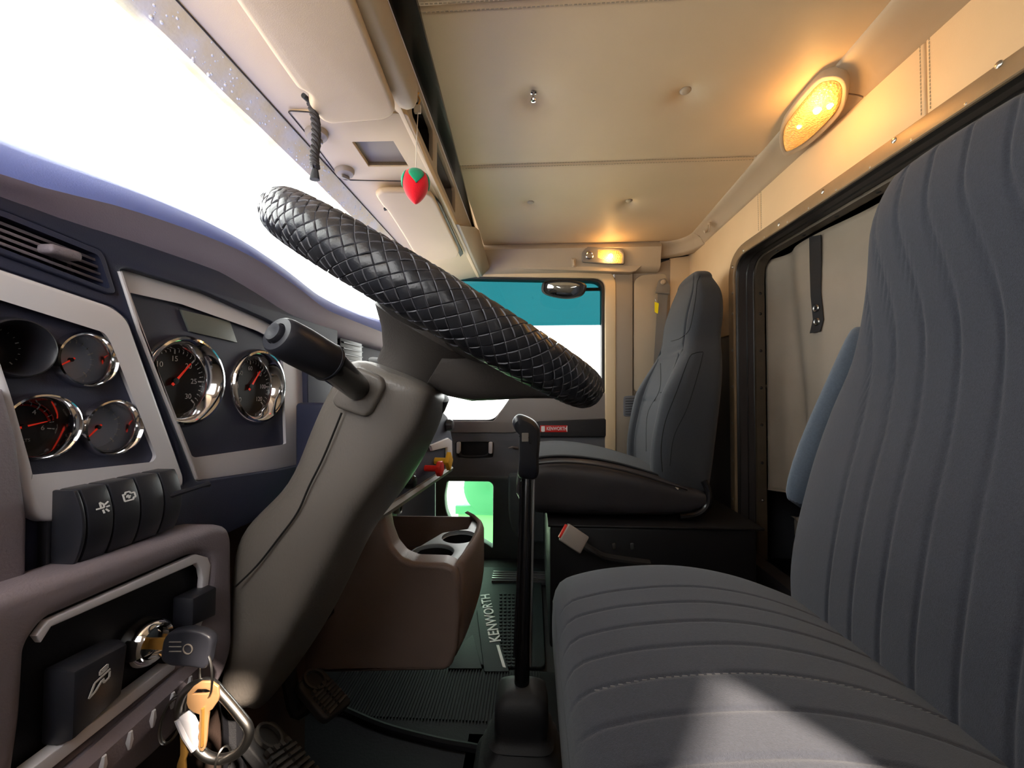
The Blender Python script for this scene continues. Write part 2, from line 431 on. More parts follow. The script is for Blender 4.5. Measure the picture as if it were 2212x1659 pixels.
# rear rail: from headliner edge to rear wall, split at the seam by the near lamp
def rear_ring(y, fat=0):
    # cross-section in X-Z, following the trace: headliner edge, swell, wall edge
    t = (y-.6)/1.05
    xh = .592+.066*max(0, min(1.05, t)); zw = 1.378-.024*max(0, t)
    return [V((xh-.002, y, 1.404)), V((xh+.006, y, 1.394)), V((xh+(.70-xh)*.30, y, 1.390-fat)), V((xh+(.70-xh)*.62, y, 1.382-fat)), V((xh+(.70-xh)*.9, y, zw+.004)), V((.702, y, zw-.001)), V((.74, y, zw)), V((.74, y, 1.46)), V((xh, y, 1.46))]
rail_r = struct('trim_2', loc=(.68, .8, 1.38), label='tan moulded roof rail above the sleeper wall')
for nm, ya, yb in (('rail_section', -.10, .838), ('rail_section', .842, 1.594)):
    b = ns(); loft(b, [rear_ring(ya+(yb-ya)*i/20) for i in range(21)]); part(nm, b, M_['tan_plastic'], rail_r, sharp=50)
# ------------------------------------------------------------------ passenger side: beam over the door, pillar covers, corner
frP = Fr((0, YP, 0), (0, -1, 0), X_)
P = lambda *a: frP.pl(a)
wr = struct('wall_right', loc=(0, YP, 0), label='passenger side wall of the cab')
b = ns()      # outer skin behind the trims, with openings for the window and the peep window
fr2 = Fr((0, YP+.05, 0), (0, -1, 0), X_)
outer = [V((-.75, 0, 0)), V((1.3, 0, 0)), V((1.3, 0, 1.47)), V((-.46, 0, 1.47)), V((-.75, 0, .9))]
whole = fillet(fr2.pl([(955, 586), (1318, 590), (1318, 860), (1115, 860), (1064, 922), (955, 922)]), .03)
peep = fillet(fr2.pl([(940, 1030), (1070, 1030), (1070, 1180), (940, 1180)]), .03)
plate(b, fr2, [[V((p.x, YP+.05, p.z)) for p in outer], whole, peep], .04)
part('skin', b, M_['door_dark'], wr)
# side beam (with the far lamp): bulges inward, sweeps down at the rear end
b = ns()
prof = [(1.700, 1.408), (1.694, 1.396), (1.682, 1.386), (1.678, 1.375), (1.690, 1.355), (1.697, 1.300), (1.715, 1.282), (1.76, 1.28), (1.76, 1.46), (1.70, 1.46)]
def beam_ring(x):
    return [V((x, y, z)) for y, z in prof]
xs = [-.25+i*.035 for i in range(24)]
loft(b, [beam_ring(x) for x in xs if x < onY(1428, 550, 1.69).x]+[beam_ring(onY(1428, 550, 1.69).x)])
part('roof_beam', b, M_['tan_plastic'], wr, sharp=50)
b = ns()      # drooping rear end of the beam
plate(b, Fr((0, 1.698, 0), (0, -1, 0), X_), [[onY(x, y, 1.698) for x, y in [(1030, 577), (1230, 584), (1362, 588), (1374, 585), (1386, 575), (1398, 564), (1412, 559), (1424, 557), (1429, 545), (1430, 530), (1030, 530)]]], .04, .004)
part('beam_end', b, M_['tan_plastic'], wr)
# corner rail joining beam and rear rail
b = ns(); xb = onY(1428, 550, 1.69).x
sec = [(-.002, 1.404), (.005, 1.394), (.016, 1.388), (.030, 1.376), (.040, 1.356), (.046, 1.350), (.075, 1.350), (.075, 1.46), (0, 1.46)]
cs = [[V((xb+.001, 1.694+q, z)) for q, z in sec]]
for i in range(15):
    a = R(90-90*i/14); cs.append([V((.555+(.10+q)*math.cos(a), 1.594+(.10+q)*math.sin(a), z)) for q, z in sec])
loft(b, cs); part('corner_rail', b, M_['tan_plastic'], wr, sharp=55)
# pillar covers behind the door
def pan(name, px, off, m, t=.03, bev=.004, r=.0, parent=wr, base=None):
    b = ns(); fr = base or frP
    pts = fr.pl(px, off)
    if r: pts = fillet(pts, r)
    plate(b, fr, [pts], t, bev, off); return part(name, b, m, parent)
pan('pillar_cover', [(1328, 586), (1367, 586), (1367, 930), (1362, 1010), (1328, 1010)], .016, M_['pillar'], .04, .003)
pan('pillar_panel', [(1367, 588), (1449, 560), (1449, 880), (1367, 880)], .000, M_['pillar'], .03, .002)
pan('raised_panel', [(1369, 606), (1384, 594), (1440, 590), (1440, 846), (1369, 846)], .010, M_['tan_plastic'], .02, .004, .02)
pan('corner_panel', [(1448, 558), (1492, 552), (1492, 880), (1448, 880)], .004, M_['tan_vinyl'], .02, .002)
pan('lower_panel', [(1328, 880), (1500, 880), (1500, 1300), (1328, 1300)], .004, M_['door_dark'], .03, .002)
vent = pan('air_vent', [(1347, 856), (1384, 853), (1384, 898), (1347, 900)], .020, M_['door_dark'], .01, .002, .012)
b = ns()
for i in range(7):
    a, c = frP.px(1351, 861+i*5.6, .0215), frP.px(1380, 860+i*5.6, .0215); tube(b, [a, c], .0012, 6)
part('grille_bars', b, M_['door_black'], vent, kind='stuff')
# coat hook on the beam above the door
def hook(px, py, y, label, nrm=V((0, -1, 0)), p0=None, s=1.0):
    p = p0 or onY(px, py, y); t = thing('coat_hook', label, 'hook', p)
    u = nrm.cross(Z_).normalized()
    b = ns(); box(b, p+nrm*.002, .020*s, .004, .040*s, .0015, u=u, v=nrm, w_=Z_); part('plate', b, M_['tan_plastic'], t)
    b = ns(); tube(b, [p+Z_*.012*s+nrm*.004, p-Z_*.004*s+nrm*.007, p-Z_*.016*s+nrm*.012, p-Z_*.017*s+nrm*.019, p-Z_*.008*s+nrm*.021], .0042*s, 8, updir=u)
    part('prong', b, M_['tan_plastic'], t); return t
hook(1239, 568, 1.692, 'small tan plastic coat hook above the passenger window')
hook(0, 0, 0, 'small tan coat hook on the roof rail near the rear corner', nrm=V((-.9, -.3, -.25)).normalized(), p0=onX(1531, 492, .665), s=.9)

# ------------------------------------------------------------------ lamps
def lamp_far():
    fr = Fr((0, 1.688, 0), (0, -1, 0), X_)
    t = thing('dome_lamp', 'lit amber courtesy lamp in the beam above the passenger window', 'lamp', fr.px(1303, 555))
    hs = fillet(fr.pl([(1257, 546), (1268, 534), (1342, 538), (1349, 550), (1348, 572), (1306, 571), (1257, 567)]), .008)
    lens = fillet(fr.pl([(1291, 541), (1335, 543), (1344, 552), (1342, 570), (1311, 569), (1302, 562), (1290, 558)]), .005)
    b = ns(); plate(b, fr, [hs, lens], .014, .003, .010); part('housing', b, M_['grey_plastic'], t)
    b = ns(); plate(b, fr, [[fr.at(*fr.uv(p), .0) for p in lens]], .004, .001, .009); part('lens', b, M_['lens_amber'], t)
    b = ns(); lathe(b, [(0, .016), (.004, .0158), (.009, .013), (.011, .011)], fr.px(1318, 555, 0), fr.n, 18); part('bulb', b, M_['bulb'], t)
    b = ns(); c = fr.px(1273, 552, .008); lathe(b, [(.018, 0), (.018, .006), (.014, .009), (.011, .006), (0, .008)], c, fr.n, 24); part('reading_spot', b, M_['steel'], t)
    pl = bpy.data.lights.new('lamp_glow', 'POINT'); pl.energy = .55; pl.color = (1, .55, .18); pl.shadow_soft_size = .012
    lo = bpy.data.objects.new('lamp_glow', pl); COL.objects.link(lo); lo.parent = t; lo.location = fr.px(1318, 555, .03)-V(t.location)
lamp_far()
def lamp_near():
    fr = Fr(onZ(1755, 250, 1.372), (-.30, 0, -.95), Y_)
    t = thing('dome_lamp', 'lit amber oval lamp in the rear roof rail beside the driver', 'lamp', fr.px(1755, 250))
    ol = [(1693, 292), (1703, 262), (1760, 190), (1790, 174), (1812, 178), (1818, 200), (1805, 240), (1750, 296), (1710, 322), (1697, 322)]
    lens = smooth(fr.pl(ol), 4, True)
    big = smooth(fr.pl([(1683, 296), (1696, 254), (1756, 180), (1790, 162), (1822, 168), (1830, 200), (1814, 248), (1756, 306), (1710, 334), (1690, 332)]), 4, True)
    b = ns(); plate(b, fr, [big, lens], .03, .003, .002); part('housing', b, M_['tan_plastic'], t)
    b = ns(); cen = sum(lens, V())/len(lens)
    loft(b, [[cen.lerp(p, k)+fr.n*h for p in lens] for k, h in ((1, -.012), (1, .002), (.93, .007), (.75, .010), (.4, .012), (.05, .0125))]); part('lens', b, M_['lens_amber'], t)
    for px, py, r in ((1766, 236, .009), (1793, 228, .0065), (1727, 272, .006)):
        b = ns(); lathe(b, [(0, r), (r*.6, r*.85), (r, 0)], fr.px(px, py, .010), fr.n, 14); part('bulb', b, M_['bulb'], t)
    pl = bpy.data.lights.new('lamp_glow', 'POINT'); pl.energy = .75; pl.color = (1, .5, .14); pl.shadow_soft_size = .015
    lo = bpy.data.objects.new('lamp_glow', pl); COL.objects.link(lo); lo.parent = t; lo.location = fr.px(1755, 250, .045)-V(t.location)
lamp_near()
# ------------------------------------------------------------------ passenger door
door = struct('door_1', loc=frP.px(1150, 1200), label='passenger door with a large side window and a low peep window')
def dp(name, px, off, m, holes=(), t=.03, bev=.004, r=.01, parent=door, hr=.012, label=None):
    b = ns(); o = fillet(frP.pl(px, off), r) if r else frP.pl(px, off)
    plate(b, frP, [o]+[fillet(frP.pl(h, off), hr) for h in holes], t, bev, off); return part(name, b, m, parent, label=label)
WH = [(872, 594), (1307, 601), (1307, 852), (1112, 852), (1094, 880), (1070, 912), (872, 912)]
dp('window_surround', [(850, 571), (1308, 576), (1331, 600), (1331, 1006), (1308, 1006), (1307, 700), (1307, 601), (1200, 599), (872, 594), (850, 594)], .022, M_['sand_plastic'], [], .04, .006, [0, .06, .04, 0, 0, 0, .05, 0, 0, 0])
WI = [(880, 599), (1300, 607), (1300, 848), (1110, 848), (1090, 876), (1066, 907), (880, 907)]
dp('window_seal', WH, .012, M_['rubber'], [WI], .05, .003, [.01, .05, .02, .02, .02, .03, .01], hr=[.01, .045, .02, .02, .02, .03, .01])
frG = Fr((0, YP+.012, 0), (0, -1, 0), X_)
zt = onY(1200, 703, YP+.012).z
fullg = [V((p.x, YP+.012, p.z)) for p in frG.pl([(870, 590), (1312, 598), (1312, 856), (1112, 856), (1090, 885), (1066, 915), (870, 915)])]
x0, x1 = fullg[0].x, fullg[1].x
win = part('window_glass', prism(ns(), [V((x0, YP+.012, .69)), V((x1, YP+.012, .69)), V((x1, YP+.012, zt)), V((x0, YP+.012, zt))], Y_*.004), M_['glass'], door)
part('tinted_glass', prism(ns(), [V((x0, YP+.012, zt)), V((x1, YP+.012, zt)), V((x1, YP+.012, 1.30)), V((x0, YP+.012, 1.30))], Y_*.004), M_['tint'], door, label='upper window glass with a teal sun strip')
dp('sill_panel', [(1108, 849), (1309, 849), (1309, 906), (1165, 914), (1110, 936), (955, 936), (955, 909), (1066, 909), (1089, 877)], .016, M_['door_grey'], t=.04, bev=.006)
dp('door_card', [(955, 930), (1112, 930), (1165, 912), (1309, 940), (1309, 1036), (955, 1036)], .010, M_['door_dark'], [[(984, 955), (1066, 955), (1064, 990), (986, 990)]], t=.04, bev=.004)
dp('accent_strip', [(1140, 916), (1165, 910), (1309, 904), (1309, 944), (1140, 944)], .022, M_['door_black'], t=.02, bev=.003)
dp('handle_recess', [(980, 950), (1072, 950), (1070, 995), (982, 995)], -.012, M_['door_black'], t=.01, bev=.001)
PP = [(966, 1040), (1058, 1041), (1065, 1048), (1064, 1184), (1040, 1168), (1005, 1158), (978, 1136), (963, 1105), (960, 1072)]
dp('lower_card', [(940, 1028), (1309, 1028), (1309, 1300), (940, 1300)], .014, M_['door_lower'], [PP], t=.05, bev=.006, hr=[.01, .012, .012, .01, .03, .03, .03, .03, .02])
part('peep_glass', prism(ns(), [frP.px(x, y, -.02) for x, y in ((940, 1025), (1075, 1025), (1075, 1200), (940, 1200))], Y_*.003), M_['peep'], door, label='green tinted peep window')
dp('map_pocket', [(1098, 1026), (1190, 1022), (1190, 1176), (1128, 1172), (1106, 1150), (1098, 1110)], .05, M_['door_lower'], t=.05, bev=.012, r=[.01, .01, .01, .03, .03, .03])
# pull handle with chrome posts
h = part('pull_handle', tube(ns(), smooth([frP.px(x, y, o) for x, y, o in ((992, 958, .018), (993, 976, .026), (1001, 986, .03), (1040, 986, .03), (1056, 980, .026), (1062, 958, .018))], 5), .0055, 8), M_['door_black'], door)
for x in (991, 1060):
    part('handle_post', box(ns(), frP.px(x, 967, .022), .018, .022, .052, .005), M_['silver'], h)
part('lock_lever', tube(ns(), [frP.px(1118, 968, .014), frP.px(1106, 966, .04), frP.px(1098, 968, .045)], [.006, .005, .003], 8), M_['door_grey'], door)
bd = dp('badge', [(1167, 919), (1226, 919), (1226, 933.5), (1167, 933.5)], .0255, mat('badge_red', (196, 34, 30), .35), t=.004, bev=.0006, r=.001, label='red name badge with white lettering')
b = ns(); c = frP.px(1201, 926.2, .0262); text(b, 'KENWORTH', c+X_*.003, X_, Z_, .0225, .0006, sx=.70, bold=.0003); part('lettering', b, M_['white'], bd)
part('emblem', prism(ns(), fillet(frP.pl([(1169, 920.5), (1177, 920.5), (1177, 932), (1173, 933), (1169, 932)], .0262), .003), V((0, -.0006, 0))), M_['white'], bd)
part('end_bar', prism(ns(), frP.pl([(1224, 920), (1225.4, 920), (1225.4, 932.6), (1224, 932.6)], .0262), V((0, -.0006, 0))), M_['white'], bd)
# seat belt on the pillar
t = thing('seat_belt', 'grey passenger seat belt hanging from the pillar anchor', 'seat belt', frP.px(1428, 640))
b = ns(); plate(b, frP, [fillet(frP.pl([(1424, 604), (1438, 600), (1449, 622), (1446, 632), (1418, 632), (1417, 624)], .034), .008)], .006, .0015, .034); part('anchor_plate', b, M_['grey_plastic'], t)
b = ns(); lathe(b, [(0, .012), (.008, .011), (.011, .006), (.011, 0)], frP.px(1432, 610, .036), frP.n, 18); part('bolt', b, M_['tan_plastic'], t)
b = ns(); tube(b, [frP.px(1416, 631, .042), frP.px(1446, 634, .042)], .005, 8); part('guide', b, M_['grey_plastic'], t)
b = ns(); a = [frP.px(1432, 632, .034), frP.px(1428, 700, .03), frP.px(1422, 800, .026), frP.px(1420, 960, .024)]
loft(b, [[p-X_*.022, p+X_*.022, p+X_*.022-Y_*.0015, p-X_*.022-Y_*.0015] for p in a]); part('webbing', b, M_['grey_plastic'], t)
b = ns(); tube(b, smooth([frP.px(1418, 634, .045), frP.px(1415, 645, .05), frP.px(1419, 654, .05)], 4), .0015, 6); part('wire', b, M_['steel'], t)
part('warning_tag', prism(ns(), fillet(frP.pl([(1414, 652), (1423, 655), (1421, 678), (1414, 674)], .05), .004), V((0, -.001, 0))), M_['tagyellow'], t, label='yellow tag')

# ------------------------------------------------------------------ outside the cab
gr = ns(); grid(gr, lambda u, v: V((-40+80*u, -40+82*v, -1.15)), 4, 4); o = part('ground', gr, M_['gravel']); o['kind'] = 'structure'; o['label'] = 'pale gravel yard outside'
frM = Fr((0, 1.95, 0), (0, -1, -.25), X_)
t = thing('mirror', 'oval look-down mirror outside the passenger window', 'mirror', frM.px(1217, 626))
ov = smooth(frM.pl([(1170, 618), (1180, 607), (1230, 605), (1262, 612), (1266, 624), (1255, 640), (1225, 646), (1190, 641), (1172, 632)]), 5, True)
c = sum(ov, V())/len(ov)
b = ns(); loft(b, [[c.lerp(p, k)+frM.n*h for p in ov] for k, h in ((.86, .012), (.9, .016), (1, .008), (1, -.01), (.8, -.05), (.3, -.07))]); part('shell', b, M_['black'], t)
b = ns(); loft(b, [[c.lerp(p, k)+frM.n*h for p in ov] for k, h in ((.875, .010), (.6, .014), (.3, .016), (.02, .0165))]); part('mirror_glass', b, M_['mirror_film'], t)
b = ns(); tube(b, [c-frM.n*.055, c-frM.n*.12+X_*.10, c-frM.n*.14+X_*.25], .008, 8); part('bracket', b, M_['black'], t)
# green utility trailer standing alongside, seen low through the peep window
t = thing('utility_trailer', 'bright green panelled trailer parked beside the cab', 'trailer', (-.1, 3.2, -1.15))
yo = 3.0; q = lambda x, y, d=0: onY(x, y, yo+d)
b = ns(); prism(b, [V((q(991, 0).x, yo, -.2)), V((.3, yo, -.2)), V((.3, yo, -.85)), V((q(991, 0).x, yo, -.85))], Y_*.5, .02); part('body', b, M_['green_paint'], t)
b = ns(); plate(b, Fr((0, yo, 0), (0, -1, 0), X_), [[q(x, y) for x, y in ((985, 1091), (1080, 1091), (1080, 1112), (985, 1108))]], .04, .006, .03); part('rub_rail', b, M_['green_dark'], t)
b = ns(); lathe(b, [(.20, 0), (.20, .03), (.17, .05), (.03, .05), (0, .04)], q(1058, 1052), V((0, -1, 0)), 32); part('hub_cover', b, M_['green_dark'], t)
b = ns(); lathe(b, [(0, 0), (.1, 0), (.26, 0), (.30, .05), (.30, .2), (.26, .25), (.1, .25), (0, .25)], V((0, yo+.1, -.85)), V((0, -1, 0)), 32); part('wheel', b, M_['rubber'], t)
# ------------------------------------------------------------------ rear wall with the sleeper opening
frB = Fr((XR, 0, 0), (-1, 0, 0), -Y_)       # faces the cab; u runs towards the driver side
wallr = struct('wall_rear', loc=(XR, .8, 0), label='upholstered rear wall with the sleeper opening')
YJ, ZT, ZB, YN = onX(1589, 800, .70).y, onX(1900, 357, .70).z, .20, -.06
op = [V((XR, YJ, ZB)), V((XR, YJ, ZT)), V((XR, YN, ZT)), V((XR, YN, ZB))]
hole = fillet(op, [.02, .075, .075, .02])
b = ns(); plate(b, frB, [[V((XR, YP+.03, 0)), V((XR, YP+.03, 1.47)), V((XR, YD, 1.47)), V((XR, YD, 0))], hole], .05, 0, 0)
part('bulkhead', b, M_['seat_vinyl'], wallr)
# padded tan panels above and beside the opening, butted at stitched seams
ys = [YP+.02, onX(1640, 460, .70).y, onX(1996, 165, .70).y, YD]
for i, (ya, yb) in enumerate(zip(ys, ys[1:])):
    b = ns(); ya -= .0008; yb += .0008
    zlow = ZT+.02
    if i == 0: pts = [V((XR, ya, .95)), V((XR, YJ+.03, .95)), V((XR, YJ+.03, zlow-.03)), V((XR, YJ-.01, zlow)), V((XR, yb, zlow)), V((XR, yb, 1.40)), V((XR, ya, 1.40))]
    else: pts = [V((XR, ya, zlow)), V((XR, yb, zlow)), V((XR, yb, 1.40)), V((XR, ya, 1.40))]
    plate(b, frB, [pts], .012, .004, .008); part('padded_panel', b, M_['tan_wall'], wallr)
b = ns(); plate(b, frB, [[V((XR, YP+.02, 0)), V((XR, YJ+.03, 0)), V((XR, YJ+.03, .948)), V((XR, YP+.02, .948))]], .012, .004, .006); part('lower_cover', b, M_['seat_vinyl'], wallr)
for ysm in ys[1:3]:
    for dy in (-.008, .008):
        b = ns()
        for i in range(22): box(b, (.7018, ysm+dy, ZT+.045+i*.0068), .0012, .0014, .0048)
        part('stitch_row', b, M_['thread'], wallr, kind='stuff')

# sleeper opening trim: flange, bellows, inner strip
sl = thing('sleeper_frame', 'bolted metal frame with black rubber bellows round the sleeper opening', 'door frame', (XR, YJ, ZB))
def ring(off):       # outline of the opening grown by off
    return fillet([V((0, YJ+off, ZB-.02)), V((0, YJ+off, ZT+off)), V((0, YN-off, ZT+off)), V((0, YN-off, ZB-.02))], [0, .075+off, .075+off, 0], 8)
def sweep(prof):     # prof: (x, off)
    b = ns(); rings = []
    outl = [[p+X_*x for p in ring(o)] for x, o in prof]
    n = len(outl[0])
    vs = [[b.verts.new(o[i]) for o in outl] for i in range(n)]
    m = len(prof)
    for i in range(n-1):
        for k in range(m): b.faces.new((vs[i][k], vs[i+1][k], vs[i+1][(k+1) % m], vs[i][(k+1) % m]))
    b.faces.new(vs[0]); b.faces.new(vs[-1][::-1]); return b
fl = part('flange', sweep([(.704, .034), (.697, .034), (.695, .031), (.695, .002), (.697, 0), (.704, 0)]), M_['strip'], sl)
part('bellows', sweep([(.700, .003), (.704, -.002), (.712, -.004), (.718, .006), (.726, .009), (.734, .003), (.740, -.003), (.746, .004), (.754, .008), (.762, .002), (.768, -.002), (.768, .02), (.70, .02)]), M_['bellows'], sl, sharp=70)
ins = part('inner_strip', sweep([(.764, -.002), (.766, -.006), (.796, -.006), (.798, -.002), (.798, .02), (.764, .02)]), M_['strip_dark'], sl)
sb = ns(); lathe(sb, [(0, .0028), (.003, .0025), (.0052, .001), (.0055, 0)], (0, 0, 0), V((-1, 0, 0)), 10); SM = mesh_of('screw', sb, M_['steel'])
sb = ns(); lathe(sb, [(0, .0028), (.003, .0025), (.0050, .001), (.0052, 0)], (0, 0, 0), V((0, 0, -1)), 10); SM2 = mesh_of('screw', sb, M_['black'])
sb = ns(); lathe(sb, [(0, .0028), (.003, .0025), (.0050, .001), (.0052, 0)], (0, 0, 0), V((0, -1, 0)), 10); SM3 = mesh_of('screw', sb, M_['black'])
for py in (577, 633, 678, 757, 835, 914, 995, 1077): p = onX(1582.5, py, .695); link('screw', SM, fl, MX.Translation(p))
for px, py in ((1606, 541), (1682, 485), (1777, 414), (1931, 303), (2158, 139)): p = onX(px, py, .695); link('screw', SM, fl, MX.Translation(p))
for px in (1650, 1700, 1746, 1806, 1880, 1970, 2090): y = onX(px, 500, .694).y; link('screw', SM, fl, MX.Translation(V((.6965, y, ZT+.006))) @ MX.Scale(.7, 4))
for py in (634, 678, 758, 838, 918, 1000): p = onY(1632, py, YJ-.006); link('screw', SM3, ins, MX.Translation(V((.782, YJ-.006, p.z))))
lp = ns(); lathe(lp, [(0, .0028), (.003, .0025), (.0050, .001), (.0052, 0)], (0, 0, 0), V((0, -1, 0)), 10)
link('screw', mesh_of('screw', lp, M_['steel']), ins, MX.Translation(V((.782, YJ-.006, onY(1632, 1081, YJ-.006).z))))
for i in range(9): link('screw', SM2, ins, MX.Translation(V((.782, YJ-.10-.12*i, ZT-.006))))

# sleeper box beyond
b = ns(); x0, x1 = .735, 1.45
for pts, vec in (([V((x1, -.2, 0)), V((x1, 1.9, 0)), V((x1, 1.9, 1.5)), V((x1, -.2, 1.5))], X_*.03),
                 ([V((x0, -.2, 1.47)), V((x1, -.2, 1.47)), V((x1, 1.9, 1.47)), V((x0, 1.9, 1.47))], Z_*.03),
                 ([V((x0, -.2, -.03)), V((x1, -.2, -.03)), V((x1, 1.9, -.03)), V((x0, 1.9, -.03))], Z_*.03),
                 ([V((x0, -.2, 0)), V((x1, -.2, 0)), V((x1, -.2, 1.5)), V((x0, -.2, 1.5))], Y_*.03),
                 ([V((x0, 1.87, 0)), V((x1, 1.87, 0)), V((x1, 1.87, 1.5)), V((x0, 1.87, 1.5))], Y_*.03)):
    prism(b, pts, vec)
struct('trim_3', b=b, m=M_['black'], label='dark sleeper compartment shell')  # walls, roof and floor of the sleeper in one shell, no trim piece
b = ns(); box(b, (1.13, .70, .14), .60, 1.2, .28, .02); o = part('bunk_base', b, M_['black']); tag(o, 'dark bunk base inside the sleeper', 'bunk')
def qz(u, v):
    a, c = u*9 % 1-.5, v*14 % 1-.5
    return .035*(1-(abs(u*2-1))**6)*(1-(abs(v*2-1))**8)-.012*(math.exp(-(a/.14)**2)+math.exp(-(c/.14)**2))
b = ns(); grid(b, lambda u, v: V((.835+.58*u, .12+1.18*v, .345+qz(u, v))), 54, 84)
prism(b, fillet([V((.835, .12, .282)), V((1.415, .12, .282)), V((1.415, 1.30, .282)), V((.835, 1.30, .282))], .03), Z_*.065, .01)
o = part('mattress', b, M_['quilt'], sharp=60); tag(o, 'grey quilted bunk mattress below the curtain', 'mattress')

# curtain closing the sleeper opening
ct = thing('curtain', 'grey vinyl sleeper curtain hanging in soft folds behind the seats', 'curtain', (.81, .8, .41))
random.seed(11)
def cf(u, v):
    y = YJ-.001-(YJ-.10)*u; zb = .415+.012*math.sin(u*17); z = zb+(ZT-.01-zb)*v
    d = .010*math.sin(u*21+1.2*v)*(1-.3*v)+.007*math.sin(u*39+4-2.2*v)*(1-v)+.004*math.sin(u*70+v*3)*(1-v)
    d += .012*math.exp(-((u-.07-.05*(1-v))/.03)**2)*(v > .15)
    k = min(1, u/.05); k = k*k*(3-2*k); return V((.8045+(.0085+d*1.25)*k, y, z))
b = ns(); grid(b, cf, 150, 60)
cloth = part('cloth', b, M_['curtain'], ct, sharp=80); md = cloth.modifiers.new('t', 'SOLIDIFY'); md.thickness = .0015
b = ns(); tube(b, [cf(u/60, 0)-X_*.001 for u in range(61)], .003, 6); part('hem', b, M_['curtain'], ct)
b = ns(); tube(b, [cf(.004, v/40)-X_*.001 for v in range(41)], .003, 6); part('edge_piping', b, M_['quilt'], ct)
def grommet(p, n, parent, r=.007):
    b = ns(); lathe(b, [(r*.45, 0), (r*.5, .0025), (r*.8, .0035), (r, .0015), (r, 0)], p, n, 16); return part('snap', b, M_['steel'], parent)
for px, py in ((1650, 724), (1655, 834), (1658, 947), (1650, 1040)): grommet(onX(px, py, .805), V((-1, -.1, 0)), ct)
st = thing('strap', 'black tie strap with two steel snaps hanging on the curtain', 'strap', onX(1765, 520, .80))
b = ns(); path = [(1759, 512), (1761, 580), (1764, 640), (1768, 690), (1767, 720)]
L, Rr = [(1749, 512), (1750, 580), (1752, 640), (1757, 690), (1750, 720)], [(1774, 507), (1775, 560), (1774, 630), (1780, 690), (1772, 716)]
rg = []
for (lx, ly), (rx, ry), xo in zip(L, Rr, (.800, .800, .799, .797, .794)):
    a, c = onX(lx, ly, xo), onX(rx, ry, xo); rg.append([a, c, c-X_*.0015, a-X_*.0015])
loft(b, rg); part('webbing', b, M_['strap'], st)
for px, py in ((1763.5, 666), (1765, 695)): grommet(onX(px, py, .7955), V((-1, 0, 0)), st, .011)
# ------------------------------------------------------------------ overhead console over the windshield
oc = thing('overhead_console', 'tan overhead console running along the top of the windshield', 'console', (-.33, .8, 1.23))
A, B = V((-.4345, 0, 1.2298)), V((-.246, 0, 1.262))
frO = Fr(A, V((B.z-A.z, 0, -(B.x-A.x))).normalized(), Y_)       # faces down into the cab
if frO.n.z > 0: frO = Fr(A, -frO.n, Y_)
OP = lambda pts, off=0: frO.pl(pts, off)
hol = OP([(760, 304), (849, 302), (882, 357), (796, 357)])
yr = lambda p, y: V((p.x, y, p.z))
b = ns(); plate(b, frO, [[yr(A, -.10), yr(A, 1.70), yr(B, 1.70), yr(B, -.10)], hol], .012, .001); part('soffit', b, M_['sand_plastic'], oc)
# rounded ridge and rear face with storage openings
frF = Fr((-.236, 0, 0), (1, 0, 0), Y_)
def rz(y0, z0, y1, z1): return [V((-.236, y0, z0)), V((-.236, y1, z0)), V((-.236, y1, z1)), V((-.236, y0, z1))]
b = ns(); plate(b, frF, [rz(-.10, 1.262, 1.70, 1.392), fillet(rz(.22, 1.300, .68, 1.374), .01), fillet(rz(.735, 1.296, .895, 1.374), .01), fillet(rz(.935, 1.296, 1.16, 1.374), .01)], .012, .002); part('rear_face', b, M_['tan_plastic'], oc)
b = ns(); loft(b, [[V((x, y, z)) for x, z in ((-.250, 1.2625), (-.243, 1.2590), (-.236, 1.2600), (-.2335, 1.266), (-.2345, 1.276), (-.25, 1.276))] for y in (-.10, .5, 1.0, 1.70)]); part('ridge', b, M_['sand_plastic'], oc)
for y0, y1, m in ((.22, .68, 'hole_brown'), (.735, .895, 'dark_hole'), (.935, 1.16, 'grey_plastic')):
    b = ns(); x0 = -.38
    for pts, vec in (([V((x0, y0, 1.376)), V((-.246, y0, 1.376)), V((-.246, y1, 1.376)), V((x0, y1, 1.376))], Z_*.004), ([V((x0, y0, 1.286)), V((-.246, y0, 1.286)), V((-.246, y1, 1.286)), V((x0, y1, 1.286))], Z_*.004), ([V((x0, y0, 1.29)), V((x0, y1, 1.29)), V((x0, y1, 1.38)), V((x0, y0, 1.38))], X_*.004), ([V((x0, y1, 1.29)), V((-.246, y1, 1.29)), V((-.246, y1, 1.38)), V((x0, y1, 1.38))], Y_*.004), ([V((x0, y0, 1.29)), V((-.246, y0, 1.29)), V((-.246, y0, 1.38)), V((x0, y0, 1.38))], Y_*-.004)): prism(b, pts, vec)
    part('cubby', b, M_[m], oc)
# black edge strip between the console and the headliner
b = ns(); loft(b, [[V((xa, y, 1.391)), V((xb, y, 1.391)), V((xb, y, 1.404)), V((xa, y, 1.404))] for y, xa, xb in ((-.10, -.24, -.19), (.617, -.236, -.190), (1.1, -.236, -.208), (1.52, -.236, -.226))])
part('edge_strip', b, M_['black_gloss'], oc, label='black edge strip along the headliner')
b = ns(); tube(b, [V((-.236, -.1, 1.390)), V((-.2355, 1.5, 1.390))], .0012, 6); part('edge_bead', b, M_['silver'], oc)
b = ns(); prism(b, [V((-.236, 1.16, 1.262)), V((-.236, 1.70, 1.262)), V((-.20, 1.70, 1.30)), V((-.225, 1.53, 1.40)), V((-.236, 1.50, 1.40))], X_*.012, .003); part('end_cheek', b, M_['tan_plastic'], oc)
